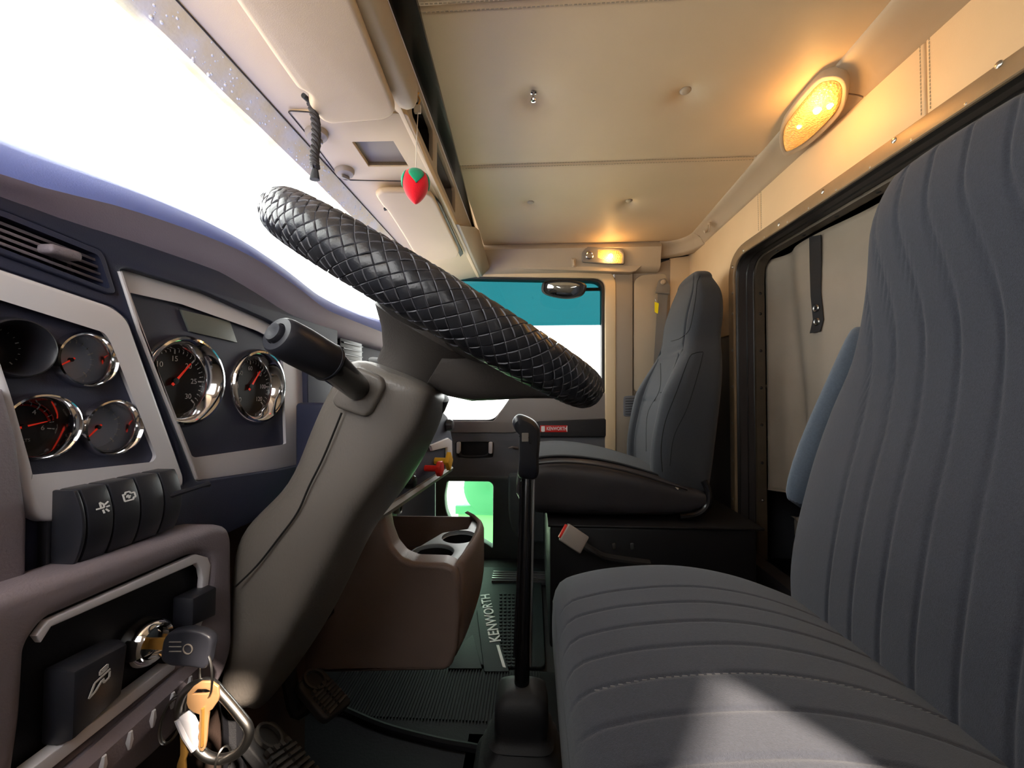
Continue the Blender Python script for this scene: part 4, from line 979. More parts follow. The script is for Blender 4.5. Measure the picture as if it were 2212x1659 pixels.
# ------------------------------------------------------------------ steering column shroud
colm = thing('steering_column', 'grey-brown moulded steering column shroud sloping down to the floor', 'steering column', onY(560, 1540, .45))
YN_, YF_ = .415, .545
ST = [  # near-left, ridge, far-right silhouettes in the picture
    ((748, 756), (936, 836), (966, 836)), ((716, 792), (925, 862), (974, 872)), ((672, 870), (896, 925), (958, 930)), ((640, 948), (850, 990), (912, 1020)), ((606, 1050), (800, 1060), (862, 1088)),
    ((528, 1116), (752, 1130), (818, 1140)), ((480, 1172), (710, 1212), (782, 1222)), ((477, 1280), (660, 1310), (728, 1330)), ((474, 1390), (604, 1412), (660, 1430)), ((462, 1480), (560, 1498), (596, 1505)), ((464, 1530), (538, 1540), (552, 1547))]
def cring(A, B_, C_):
    a, bb, c = onY(*A, YN_+.012), onY(*B_, YN_), onY(*C_, YF_)
    d = V((a.x, YF_, a.z)) + (c-V((bb.x, YF_, bb.z)))*.3
    m1 = a.lerp(bb, .5); m1.y = YN_-.004; m2 = bb.lerp(c, .5)
    # corner rounding: two points near each corner
    return [a.lerp(d, .25), a.lerp(bb, .06), m1, bb.lerp(a, .10), bb.lerp(c, .12), m2, c.lerp(bb, .10), c.lerp(d, .12), d.lerp(a, .1)]
b = ns(); rgs = [cring(*s) for s in ST]; loft(b, rgs); sh = part('lower_shroud', b, M_['shroud'], colm, sub=2, sharp=80)
# parting line
b = ns(); tube(b, smooth([onY(x, y, YN_-.004) for x, y in ((738, 892), (700, 985), (668, 1050), (642, 1108), (600, 1165), (555, 1222), (508, 1268))], 5), .0011, 6); part('parting_line', b, M_['dark_hole'], colm)
# collar between shroud and wheel hub
b = ns(); c0 = WC-WN*.105; c1 = WC-WN*.135; lathe(b, [(.050, 0), (.060, -.004), (.062, -.02), (.056, -.035)], c0, WN, 36); part('collar', b, M_['black'], colm)
# multi-function stalk
fr = Fr((0, YN_-.004, 0), (0, -1, .0), X_)
b = ns(); bt = fillet([fr.px(x, y, .006) for x, y in ((714, 862), (762, 788), (822, 815), (829, 836), (800, 890), (785, 901), (722, 880))], .008)
plate(b, fr, [bt], .02, .004, .006); part('stalk_boot', b, M_['shroud'], colm)
e0, e1, e2 = onY(600, 722, .288), onY(708, 782, .335), onY(772, 838, .405)
ax = (e0-e1).normalized(); rg_ = 46/F_PX*.288
b = ns(); L = (e0-e1).length
lathe(b, [(rg_*.98, -.003), (rg_*1.08, 0), (rg_*1.08, L*.6), (rg_*1.02, L-.006), (rg_*.95, L-.001), (rg_*.86, L+.001), (rg_*.56, L+.0015), (rg_*.54, L-.001), (0, L-.001)], e1, ax, 36); stk = part('stalk', b, M_['switch'], colm, label='black multi-function stalk with an end button')
b = ns(); ax2 = (e1-e2).normalized(); L2 = (e1-e2).length; lathe(b, [(rg_*.84, 0), (rg_*.88, L2*.5), (rg_*.96, L2-.002), (rg_*.96, L2)], e2, ax2, 30); part('stalk_arm', b, M_['black_gloss'], stk)
b = ns(); lathe(b, [(rg_*1.10, -.0015), (rg_*1.12, 0), (rg_*1.10, .0015), (rg_*1.0, .002)], e1, ax, 36); part('grip_ring', b, M_['switch'], stk)
b = ns(); lathe(b, [(rg_*.5, -.004), (rg_*.5, .0035), (rg_*.44, .0052), (rg_*.2, .0050), (0, .0045)], e0, ax, 28); part('end_button', b, M_['switch'], stk)
# ------------------------------------------------------------------ centre panel of the dash
cp = thing('center_panel', 'dark centre dash panel with brake knobs and a sloping bottom lip', 'dash panel', (-.30, 1.0, .52))
p0, p1 = onZ(800, 1126, .505), onZ(968, 1012, .565)
p0 = V((-.305, onX(806, 1120, -.305).y, onX(806, 1120, -.305).z)); p1 = V((-.262, onX(968, 1012, -.262).y, onX(968, 1012, -.262).z))
dirp = (p1-p0); nP = V((dirp.y, -dirp.x, 0)).normalized()
frC = Fr(p0, nP, dirp)
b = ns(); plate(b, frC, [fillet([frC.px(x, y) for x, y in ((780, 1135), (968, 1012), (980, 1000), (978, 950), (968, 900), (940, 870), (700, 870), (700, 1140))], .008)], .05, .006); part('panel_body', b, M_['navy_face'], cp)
b = ns(); pl = [frC.px(x, y, .006) for x, y in ((930, 962), (968, 946), (976, 952), (977, 1000), (966, 1012), (966, 966), (934, 974))]; plate(b, frC, [pl], .008, .0015, .007); part('silver_trim', b, M_['silver'], cp)
b = ns(); a, c = frC.px(812, 1113, .004), frC.px(970, 1010, .004); loft(b, [[q+frC.n*.006+Z_*.006, q+frC.n*.014, q+frC.n*.010-Z_*.010, q-frC.n*.02-Z_*.012, q-frC.n*.03+Z_*.002] for q in (a, a.lerp(c, .5), c)]); part('bottom_lip', b, M_['grey_plastic'], cp)
b = ns(); lathe(b, [(0, .02), (.012, .019), (.016, .014), (.017, 0)], frC.px(880, 1040, .004), frC.n, 20); part('control_knob', b, M_['black_gloss'], cp)
b = ns(); box(b, frC.px(885, 1030, .01), .03, .02, .02, .003, u=frC.u, v=frC.n); part('control_block', b, M_['switch'], cp)
b = ns(); lathe(b, [(0, .02), (.014, .018), (.018, .01), (.018, 0)], frC.px(966, 918, 0), frC.n, 20); part('control_knob', b, M_['switch'], cp)
def pull(px, py, m, label, shape, s):
    c = frC.px(px, py, .03); t = part('knob_shaft', lathe(ns(), [(.0095*s, -.034), (.0095*s, 0), (.012*s, .004), (0, .004)], c, frC.n, 20), M_[m], cp, label=label)
    u, v = frC.u, frC.v
    if shape == 'diamond': pts = fillet([c+frC.n*.004+u*.024*s, c+frC.n*.004+v*.027*s, c+frC.n*.004-u*.024*s, c+frC.n*.004-v*.027*s], .004)
    else: pts = [c+frC.n*.004+(u*math.cos(R(22.5+45*k))+v*math.sin(R(22.5+45*k)))*.024*s for k in range(8)]
    part('knob_head', prism(ns(), pts, frC.n*.012, .002), M_[m], t)
pull(942, 1012, 'red', 'red octagonal trailer air knob', 'oct', .85)
pull(962, 996, 'yellow', 'yellow diamond parking brake knob', 'diamond', 1.0)

# ------------------------------------------------------------------ floor console with the cup holders
cn = thing('floor_console', 'brown-grey moulded console with two cup holders below the dash', 'console', (-.25, .86, .2))
YA = .735
def oy(x, y, d=0): return onY(x, y, YA+d)
OUTL = [(640, 1100), (828, 1112), (834, 1150), (846, 1182), (866, 1206), (892, 1217), (960, 1219), (980, 1228), (990, 1252), (992, 1330), (986, 1405), (976, 1440), (960, 1452), (640, 1458)]
o2 = [oy(*p) for p in OUTL]
b = ns(); frN = Fr((0, YA, 0), (0, -1, 0), X_); plate(b, frN, [fillet(o2, .006)], .05, .010, 0, 4); part('side_cheek', b, M_['console'], cn, sharp=50)
# rear face swinging round to the far side, tapering down to a rounded toe
ztop = oy(970, 1222).z
b = ns(); rgs = []
xr = oy(990, 1300).x
for k in range(13):
    s = k/12; y = YA+.02+.29*s; x = xr+.022*math.sin(s*2.6)-.05*max(0, s-.7)**2*8; zb_ = oy(980, 1445).z+.10*s**1.6
    zt_ = ztop-.006+.014*s
    rgs.append([V((-.40, y, zb_)), V((x-.03, y, zb_)), V((x-.008, y, zb_+.012)), V((x, y, zb_+.035)), V((x, y, zt_-.016)), V((x-.003, y, zt_-.006)), V((x-.010, y, zt_)), V((x-.018, y, zt_-.004))])
loft(b, rgs, closed=False, caps=False); o = part('rear_face', b, M_['console'], cn, sharp=60); o.modifiers.new('t', 'SOLIDIFY').thickness = .004
b = ns(); prism(b, [V((-.40, YA+.31, rgs[-1][0].z)), rgs[-1][2], rgs[-1][3], rgs[-1][4], V((-.40, YA+.31, ztop-.01))], Y_*.004); part('end_wall', b, M_['console'], cn)
frT = Fr((0, 0, ztop-.010), (0, 0, 1), X_)
cc = [(934, 1197, .0445), (992, 1163, .0425)]
def circ(c, r, n=32): return [V((c.x+r*math.cos(2*math.pi*k/n), c.y+r*math.sin(2*math.pi*k/n), c.z)) for k in range(n)]
cen = [frT.px(x, y) for x, y, r in cc]
tray = fillet([frT.px(866, 1208), frT.px(956, 1154), frT.px(1010, 1146)]+[V((r[6].x-.004, r[6].y, frT.o.z)) for r in rgs[11::-1]]+[V((-.23, YA+.004, frT.o.z))], .004)
b = ns(); plate(b, frT, [tray]+[circ(c, r) for c, (x, y, r) in zip(cen, cc)], .010, .002, .004); part('cup_tray', b, M_['cup'], cn, label='pale grey cup holder tray')
for c, (x, y, r) in zip(cen, cc):
    b = ns(); lathe(b, [(r+.001, .002), (r*.93, -.05), (r*.9, -.07), (0, -.07)], c, Z_, 32); part('cup_well', b, M_['black'], cn)
# recessed rear wall of the console with power sockets
b = ns(); box(b, (-.40, .88, .47), .03, .40, .30); part('back_wall', b, M_['black'], cn)
for px, py in ((862, 1096), (866, 1146)):
    c = onX(px, py, -.375); b = ns(); lathe(b, [(.013, -.012), (.013, .004), (.016, .006), (.018, .003), (.018, -.01)], c, X_, 24); s_ = part('power_socket', b, M_['steel'], cn)
    b = ns(); lathe(b, [(0, .003), (.0125, .003)], c, X_, 20); part('socket_cap', b, M_['black'], s_)
# ------------------------------------------------------------------ seats
def se(v, n): return math.copysign(abs(v)**(2/n), v)
def lerp_tab(tab, x):
    if x <= tab[0][0]: return tab[0][1]
    for (a, p), (c, q) in zip(tab, tab[1:]):
        if x <= c:
            i = tab.index((a, p)); t = (x-a)/(c-a); h = c-a
            def sl(k):
                k0, k1 = max(0, k-1), min(len(tab)-1, k+1); return (tab[k1][1]-tab[k0][1])/(tab[k1][0]-tab[k0][0])
            m0, m1 = sl(i)*h, sl(i+1)*h
            return (2*t**3-3*t*t+1)*p+(t**3-2*t*t+t)*m0+(-2*t**3+3*t*t)*q+(t**3-t*t)*m1
    return tab[-1][1]
def sring(hx, hy, n, N):
    """superellipse resampled evenly along its length"""
    M = 720; P = [(hx*se(math.cos(2*math.pi*k/M), n), hy*se(math.sin(2*math.pi*k/M), n)) for k in range(M+1)]
    L = [0]
    for a, c in zip(P, P[1:]): L.append(L[-1]+math.hypot(c[0]-a[0], c[1]-a[1]))
    out = []; j = 0
    for k in range(N):
        s = L[-1]*k/N
        while L[j+1] < s: j += 1
        t = (s-L[j])/max(1e-9, L[j+1]-L[j]); out.append((P[j][0]+(P[j+1][0]-P[j][0])*t, P[j][1]+(P[j+1][1]-P[j][1])*t))
    return out
def backrest(zs, xf, xr, yc, hy, disp, n=5, N=120):
    rings = []
    for z in zs:
        a, c = lerp_tab(xf, z), lerp_tab(xr, z); cx, hx, cy, h = (a+c)/2, (c-a)/2, lerp_tab(yc, z), lerp_tab(hy, z); r = []
        for dx, dy in sring(hx, h, n, N):
            x, y = cx+dx, cy+dy
            if dx < 0: x -= disp(y, z, dy/h)*min(1, max(0, -dx/hx-.35)*1.8)
            r.append(V((x, y, z)))
        rings.append(r)
    return rings
def dome(rings, up, k=7, h=.03, shrink=.06):
    """close the last ring with a rounded crown"""
    last = rings[-1]; c = sum(last, V())/len(last); out = []
    for i in range(1, k+1):
        t = i/k; s = 1-shrink*0-(1-math.cos(t*math.pi/2))*1.0*(.999 if i == k else 1); s = math.cos(t*math.pi/2*.999)
        out.append([c+(p-c)*(s*.35+.65 if i < k else .66)+up*h*math.sin(t*math.pi/2) if 0 else c+(p-c)*max(.02, (1-(1-s)))+up*h*math.sin(t*math.pi/2) for p in last])
    return rings+out
def groove(v, c, w_=.0020): return math.exp(-((v-c)/w_)**2)

# ---- driver's seat
ds = thing('driver_seat', 'charcoal cloth driver seat with stitched flutes, sunlit on the cushion', 'seat', (.3, .49, 0))
GY = [.612, .566, .52, .474, .428, .382, .336, .29]
def cushion(xs, top, bot, yc, hy, gy, gd, puff, n=6, N=560, endr=.0):
    rings = []
    for x in xs:
        zt, zb = lerp_tab(top, x), lerp_tab(bot, x); h = lerp_tab(hy, x); r = []
        for dy, dz in sring(h, (zt-zb)/2, n, N):
            y, z = yc+dy, (zt+zb)/2+dz
            if dz > 0:
                f = min(1, max(0, dz/((zt-zb)/2)-.35)*1.8)
                z += f*(-sum(gd*groove(y, g_) for g_ in gy)+puff*(1-((y-yc)/h)**2))
            r.append(V((x, y, z)))
        rings.append(r)
    return rings
xs = [.036, .0365, .038, .042, .05, .062]+[.072+i*.0115 for i in range(38)]+[.515, .53]
top = [(.036, .345), (.038, .38), (.042, .395), (.05, .408), (.07, .420), (.14, .436), (.25, .444), (.35, .430), (.45, .395), (.53, .355)]
b = ns(); loft(b, cushion(xs, top, [(.036, .29), (.05, .27), (.53, .27)], .487, [(.036, .235), (.05, .248), (.2, .255), (.53, .25)], GY, .0023, .007)); part('cushion', b, M_['fabric'], ds, sharp=85)
# contrast stitch row
b = ns()
for i in range(44):
    x = .07+i*.0085; z = lerp_tab(top, x)+.008*(1-((.428-.487)/.253)**2)-.0028; box(b, (x, .428, z), .0055, .0012, .0012)
part('stitch_row', b, mat('pale_thread', (118, 118, 120), .8), ds, kind='stuff')
# piping round the front edge and vinyl skirt
b = ns(); tube(b, [V((.0405, .487+.236*se(math.cos(t), 5), .352-.006+.028*se(math.sin(t), 5))) for t in [math.pi*k/40 for k in range(41)]], .0035, 8); part('piping', b, M_['seat_vinyl'], ds)
b = ns(); loft(b, [[V((x, .487+h*se(math.cos(t), 6), z)) for t in [2*math.pi*k/64 for k in range(64)] for x, z in [(.30+.262*se(math.sin(t), 6)*sx, zz)]] for zz, h, sx in ((.12, .235, .94), (.20, .242, .97), (.27, .246, .99), (.335, .243, .985))]); part('skirt', b, M_['seat_vinyl'], ds)
b = ns(); box(b, (.30, .487, .06), .40, .40, .12, .015); part('pedestal', b, M_['black'], ds)
zs = [.335, .338, .345, .36, .38]+[.40+i*.02 for i in range(33)]+[1.055, 1.068]
XFt = [(.33, .445), (.45, .450), (.6, .485), (.72, .522), (.8, .538), (.88, .536), (1.0, .530), (1.08, .545)]
XRt = [(.33, .59), (.6, .63), (.8, .67), (1.08, .675)]
GB = [.60, .556, .512, .468, .424, .38, .336]
def dd(y, z, w_):
    # flutes wander outwards at the shoulder like the sewn panels do
    st_ = lambda a, c: max(0, min(1, (z-a)/(c-a)))**2*(3-2*max(0, min(1, (z-a)/(c-a))))
    sh_ = -(.035*st_(.5, .83)+.03*st_(.83, 1.02))
    s = sum(.0027*groove(y+sh_, g_, .0028) for g_ in GB)
    return .012*(1-w_*w_)-s+.012*math.exp(-((z-.56)/.12)**2)*(1-w_*w_)
R_ = backrest(zs, XFt, XRt, [(.33, .487), (1.2, .487)], [(.33, .222), (.4, .240), (.6, .243), (.715, .238), (.8, .213), (.88, .187), (.95, .170), (1.02, .160), (1.06, .147), (1.075, .132)], dd, 6.5, 820)
b = ns(); loft(b, dome(R_, V((.2, 0, 1)), 7, .028)); part('backrest', b, M_['fabric'], ds, sharp=85)
b = ns(); rg = []
for k, (px, py) in enumerate(((1694, 1086), (1700, 1040), (1726, 960), (1764, 872), (1802, 790), (1832, 722), (1848, 700))):
    p = onY(px, py, .775); hw = (.034, .045, .05, .05, .05, .042, .02)[k]; th = (.012, .022, .024, .024, .024, .022, .012)[k]
    dn = V((.94, 0, -.33)); rg.append([p+dn*(hw*(1+math.cos(q)))*.9+Y_*th*math.sin(q) for q in [2*math.pi*m/20 for m in range(20)]])
loft(b, rg); part('armrest', b, M_['arm_fabric'], ds, label='blue-grey armrest folded up', sub=1)

# ---- passenger seat
ps = thing('passenger_seat', 'dark grey cloth passenger seat with a tall winged backrest', 'seat', (.32, 1.4, .36))
zs = [.415, .42, .43, .45]+[.46+i*.008 for i in range(83)]+[1.125, 1.13]
hyt = [(.41, .175), (.45, .20), (.60, .205), (.78, .20), (.86, .178), (.92, .15), (1.0, .148), (1.08, .132), (1.13, .098)]
xft = [(.41, .41), (.5, .402), (.62, .413), (.75, .44), (.85, .475), (.92, .50), (1.0, .515), (1.13, .548)]
xrt = [(.41, .548), (.6, .575), (.85, .605), (1.0, .622), (1.07, .622), (1.13, .606)]
def pd(y, z, w_):
    body = z < .86
    d = 0
    if z < .87:
        wing = .5+.5*math.tanh((abs(w_)-.62)/.08); d += .030*wing*(1-max(0, (z-.74)/.13) if z > .74 else 1)
        d -= .007*groove(abs(w_), .60, .018)
        d -= .006*groove(z, .715, .007)*(abs(w_) < .58)
        d += .008*math.exp(-((z-.57)/.1)**2)*(1-w_*w_)
    else:
        d += .016*(1-w_*w_)*math.exp(-((z-1.0)/.1)**2)-.007*groove(abs(w_), .72, .02)*(z > .88)-.006*groove(z, .885+.02*w_*w_, .007)*(abs(w_) < .75)
    return d
b = ns(); loft(b, dome(backrest(zs, xft, xrt, [(.4, 1.40), (1.2, 1.40)], hyt, pd, 5, 320), V((.05, 0, 1)), 9, .040)); pb = part('backrest', b, M_['fabric2'], ps, sharp=80)
from mathutils.bvhtree import BVHTree
def sew(obj, px, r=.0013, m='seam_dark', n=8):
    """a seam laid along the surface"""
    tr = BVHTree.FromPolygons([v.co for v in obj.data.vertices], [p.vertices for p in obj.data.polygons]); out = []
    for q in smooth([V((x, y, 0)) for x, y in px], n):
        h = tr.ray_cast(CAM, D(q.x, q.y).normalized())
        if h[0] is not None and (not out or (h[0]-out[-1]).length < .06): out.append(h[0])
    if len(out) > 2: part('seam', tube(ns(), out, r, 6), M_[m], obj)
sew(pb, [(1512, 596), (1506, 612), (1503, 642), (1493, 699), (1485, 718), (1469, 731), (1450, 737)])
sew(pb, [(1518, 760), (1501, 763), (1488, 775), (1463, 842), (1437, 911), (1428, 968), (1431, 1019)])
sew(pb, [(1519, 761), (1510, 800), (1485, 880), (1456, 943), (1447, 1006)], .001)
sew(pb, [(1426, 848), (1442, 847), (1459, 843)])
sew(pb, [(1427, 785), (1425, 842), (1399, 895), (1396, 975)])
xs = [-.05, -.0485, -.045, -.038, -.025]+[0+i*.028 for i in range(18)]+[.50, .515]
tp = [(-.05, .47), (-.045, .50), (-.025, .524), (.02, .540), (.12, .545), (.25, .528), (.40, .487), (.515, .45)]
bt_ = [(-.05, .42), (-.03, .38), (.02, .362), (.35, .362), (.47, .375), (.515, .40)]
b = ns(); loft(b, cushion(xs, tp, bt_, 1.40, [(-.05, .19), (-.03, .215), (.1, .23), (.515, .225)], [1.28, 1.52], .006, .010, 5, 160)); part('cushion', b, M_['seat_vinyl'], ps, sharp=80)
b = ns(); grid(b, lambda u, v: V((-.02+.46*u, 1.215+.37*v, lerp_tab(tp, -.02+.46*u)+.0135*(1-((v-.5)*2*.8)**2)-.0035+.001)), 24, 20); o = part('cushion_cloth', b, M_['fabric3'], ps); o.modifiers.new('t', 'SOLIDIFY').thickness = .004
b = ns(); tube(b, [V((x, 1.40-.225, lerp_tab(tp, x)-.010)) for x in [-.02+i*.03 for i in range(17)]], .004, 8); part('piping', b, M_['seat_vinyl'], ps)
b = ns(); tube(b, smooth([V((.515, 1.19, .48)), V((.525, 1.185, .45)), V((.52, 1.18, .41)), V((.49, 1.18, .382)), V((.44, 1.18, .374))], 5), .010, 10); part('hinge_bracket', b, M_['black_gloss'], ps)
b = ns(); prism(b, [V((.44, 1.18, .452)), V((.53, 1.18, .436)), V((.53, 1.18, .428)), V((.44, 1.18, .444))], Y_*.36, .003); part('foam_edge', b, mat('foam', (196, 150, 100), .9), ps, label='tan foam showing under the backrest')
b = ns(); lathe(b, [(0, .01), (.006, .009), (.009, .004), (.009, 0)], V((.432, 1.188, .455)), V((-.3, -1, .2)), 14); part('recline_knob', b, M_['white_plastic'], ps)
# black box under the passenger seat
b = ns(); prism(b, [V((.05, 1.14, .0)), V((.64, 1.14, .0)), V((.64, 1.70, .0)), V((.05, 1.70, .0))], Z_*.352, .008)
sbx = thing('seat_box', 'black steel box carrying the passenger seat', 'seat base', (.34, 1.4, 0)); part('shell', b, M_['black'], sbx)
b = ns(); prism(b, [V((.045, 1.135, .352)), V((.66, 1.135, .352)), V((.66, 1.70, .352)), V((.045, 1.70, .352))], Z_*.008, .003); part('lid', b, M_['black'], sbx)
for px, py in ((1326, 1180), (1365, 1180)):
    b = ns(); plate(b, Fr((0, 1.139, 0), (0, -1, 0), X_), [fillet([onY(px+dx, py+dy, 1.139) for dx, dy in ((-4, -6), (4, -7), (5, 6), (-3, 7))], .003)], .002, .0004, .001); part('worn_patch', b, M_['steel'], sbx)
# seat belt buckle
t = thing('seat_belt_buckle', 'grey seat belt buckle with red release button leaning between the seats', 'buckle', onY(1330, 1210, 1.09))
yq = 1.07; a, c = onY(1217, 1148, yq), onY(1262, 1178, yq); d = (c-a).normalized(); nrm = V((0, -1, .35)); nrm = (nrm-d*nrm.dot(d)).normalized(); e = d.cross(nrm)
b = ns(); box(b, (a+c)/2, (c-a).length, .052, .020, .005, 3, u=d, v=e, w_=nrm); part('housing', b, M_['buckle'], t)
b = ns(); box(b, a-d*.001, .008, .040, .013, .002, u=d, v=e, w_=nrm); part('release_button', b, M_['red'], t)
b = ns(); tube(b, smooth([c, c+d*.03, onY(1310, 1204, 1.09), V((.33, 1.12, .26))], 5), .011, 10); part('stalk', b, M_['strap'], t)
# ------------------------------------------------------------------ floor mats
def zf(x, y, z=.012): return onZ(x, y, z)
frZ = Fr((0, 0, .012), (0, 0, 1), X_)
fm = thing('floor_mat', 'black ribbed rubber floor mat in the driver footwell', 'floor mat', (-.2, .8, 0))
b = ns(); plate(b, frZ, [fillet([V((-.66, .20, .012)), V((.12, .20, .012)), V((.12, 1.03, .012)), V((-.66, 1.03, .012))], .03)], .012, .003, .0); part('mat_base', b, M_['mat_rubber'], fm)
b = ns(); x = -.50
while x < .02:
    box(b, (x, .945, .0135), .0032, .16, .004); x += .0075
part('ribs', b, M_['mat_rubber'], fm, kind='stuff')
b = ns(); rp = smooth([frZ.px(x, y, .001) for x, y in ((640, 1495), (730, 1530), (830, 1572), (950, 1604), (1040, 1622), (1060, 1650), (1062, 1720))], 6); tube(b, rp, .009, 8); part('raised_edge', b, M_['mat_rubber'], fm)
# passenger mat
pm = thing('floor_mat', 'dark green-black passenger floor mat with white lettering', 'floor mat', (0, 1.3, 0))
b = ns(); plate(b, frZ, [fillet([V((-.55, 1.045, .012)), V((.035, 1.045, .012)), V((.035, 1.62, .012)), V((-.55, 1.62, .012))], .02)], .010, .003, .0); part('mat_base', b, M_['mat_green'], pm)
def strip(name, px, m, h=.004, bev=.001):
    b = ns(); plate(b, frZ, [[frZ.px(x, y, h) for x, y in px]], h+.002, bev, h); return part(name, b, m, pm)
strip('raised_border', [(1046, 1450), (1100, 1450), (1052, 1300), (1030, 1318)], M_['mat_green'], .005)
strip('heel_pad', [(968, 1444), (1042, 1444), (1022, 1370), (985, 1400)], M_['mat_green'], .006, .002)
strip('white_line', [(1086, 1441), (1093, 1442), (1078, 1393), (1072, 1393)], M_['white'], .0055, .0003)
la, lb = frZ.px(1072, 1388, .0056), frZ.px(1050, 1292, .0056); u = (lb-la).normalized(); v = Z_.cross(u)
b = ns(); text(b, 'KENWORTH', la+u*.002, u, v, .047, .001, 'LEFT', .0006, sx=1.0); part('lettering', b, M_['white'], pm, label='white raised lettering')
b = ns()
for i in range(7):
    for j in range(22):
        p = frZ.px(1082+i*9+j*.0, 1440-j*7.4, .0)
        if p.x < .03: lathe(b, [(0, .004), (.004, .003), (.006, 0)], p, Z_, 6)
part('studs', b, M_['mat_green'], pm, kind='stuff')
# step plate at the passenger door
b = ns(); a, c = zf(1062, 1254, .02), zf(1180, 1254, .02); t = thing('step_plate', 'ribbed metal sill plate at the passenger door', 'sill plate', (a+c)/2)
prism(b, [a+Y_*.0, c, c+Y_*.075, a+Y_*.075], Z_*-.018); part('plate', b, M_['door_dark'], t)
for i in range(4):
    b = ns(); box(b, (a+c)/2+Y_*(.01+.018*i)+Z_*.002, (c-a).length, .006, .004); part('rib', b, M_['steel'], t)
# ------------------------------------------------------------------ pedals
def pedal(label, pts, y, name='pedal'):
    P4 = [onY(px, py, yy) for px, py, yy in pts]        # tl, tr, br, bl of the pad
    u = (P4[1]-P4[0]); v = (P4[3]-P4[0]); n = u.cross(v).normalized()
    if n.dot(CAM-P4[0]) < 0: n = -n
    fr = Fr(P4[0], n, u)
    o = [P4[0]+u*a+(v)*c+(P4[2]-P4[1]-v)*a*c for a, c in ((0, 0), (1, 0), (1, 1), (0, 1))]
    t = thing(name, label, 'pedal', sum(o, V())/4)
    b = ns(); plate(b, fr, [fillet([fr.at(*fr.uv(p)) for p in o], .012)], .012, .003, 0); pad = part('pad', b, M_['rubber'], t)
    q = lambda a, c: P4[0]+u*a+v*c
    b = ns()
    for i in range(6):
        c = .50+.09*i
        prism(b, [q(.10, c-.022), q(.46, c-.022), q(.46, c+.022), q(.10, c+.022)], n*.005)
        prism(b, [q(.54, c-.022), q(.90, c-.022), q(.90, c+.022), q(.54, c+.022)], n*.005)
    for i in range(4):
        a = .14+.2*i; prism(b, [q(a, .36), q(a+.1, .36), q(a+.1, .44), q(a, .44)], n*.005)
    lathe(b, [(.016, 0), (.016, .004), (.020, .004), (.020, 0)], q(.5, .2), n, 20)
    part('tread', b, M_['rubber_worn'], pad, kind='stuff')
    b = ns(); c = q(.5, .4)-n*.012; tube(b, smooth([c, c-n*.05+Z_*.02, c+V((-.05, 0, .06)), V((-.406, c.y, c.z+.12))], 5), .012, 10); part('arm', b, M_['black'], t); return t
pedal('worn rubber brake pedal right of the steering column foot', [(640, 1478, .60), (690, 1436, .66), (764, 1512, .64), (706, 1556, .58)], .6)
pedal('worn rubber clutch pedal at the bottom edge near the keys', [(520, 1590, .46), (592, 1552, .52), (700, 1665, .50), (630, 1720, .44)], .5)
# ------------------------------------------------------------------ gear lever
gs = thing('gear_lever', 'tall floor gear lever with a black pistol grip and rubber boot', 'gear lever', V((-.02, .74, 0)))
YB, YT = .74, .85
lo, hi = onY(1127, 1490, YB), onY(1138, 1030, YT)
b = ns(); tube(b, [lo-Z_*.06, lo, hi], [.0145, .0145, .0125], 16); rod = part('lever_rod', b, M_['black_gloss'], gs)
b = ns(); tube(b, [onY(1112, 1420, YB-.02), onY(1122, 1200, YB+.05), onY(1126, 1040, YT-.02)], .0035, 8); part('air_line', b, M_['black_gloss'], rod)
b = ns(); tube(b, [onY(1146, 1440, YB), onY(1153, 1036, YT)], .0028, 8); part('air_line', b, M_['steel'], rod)
fr = Fr((0, YT, 0), (0, -1, 0), X_)
go = [(1107, 912), (1112, 900), (1124, 895), (1146, 903), (1160, 915), (1167, 935), (1164, 985), (1160, 1030), (1122, 1030), (1121, 990), (1121, 935), (1112, 926)]
gpts = smooth([fr.px(x, y) for x, y in go], 5, True)
gc = sum(gpts, V())/len(gpts)
b = ns(); loft(b, [[gc.lerp(p, k)+Y_*h for p in gpts] for k, h in ((.55, -.027), (.80, -.025), (.94, -.018), (1, -.006), (1, .006), (.94, .018), (.80, .025), (.55, .027))]); grip = part('grip', b, M_['switch'], gs)
b = ns(); plate(b, fr, [fillet([fr.px(x, y, .026) for x, y in ((1127, 935), (1142, 935), (1142, 954), (1127, 954))], .002)], .006, .001, .029); part('range_button', b, M_['buckle'], grip, label='grey range selector button')
b = ns(); tube(b, [fr.px(1121, 942, .012), fr.px(1121, 942, .024), fr.px(1143, 945, .0285), fr.px(1144, 958, .0285), fr.px(1166, 959, .016)], .0009, 6); part('grip_seam', b, M_['black'], grip)
b = ns()
def bring(cx, cy, hx, hy, z): return [V((cx+hx*se(math.cos(t), 5), cy+hy*se(math.sin(t), 5), z)) for t in [2*math.pi*k/40 for k in range(40)]]
bc = lo
prof = [(.016, .012), (.030, .008), (.046, -.004), (.050, -.022), (.050, -.05), (.046, -.062), (.052, -.07), (.060, -.076), (.052, -.084), (.060, -.092), (.070, -.099), (.060, -.108), (.068, -.116), (.080, -.123), (.070, -.131), (.080, -.14), (.092, -.147), (.092, -.184)]
loft(b, [bring(bc.x, bc.y, h, h*.85, bc.z+dz) for h, dz in prof]); part('boot', b, M_['rubber'], gs, sharp=70)
b = ns(); box(b, (bc.x, bc.y, .006), .24, .20, .012, .004); part('boot_plate', b, M_['black'], gs)
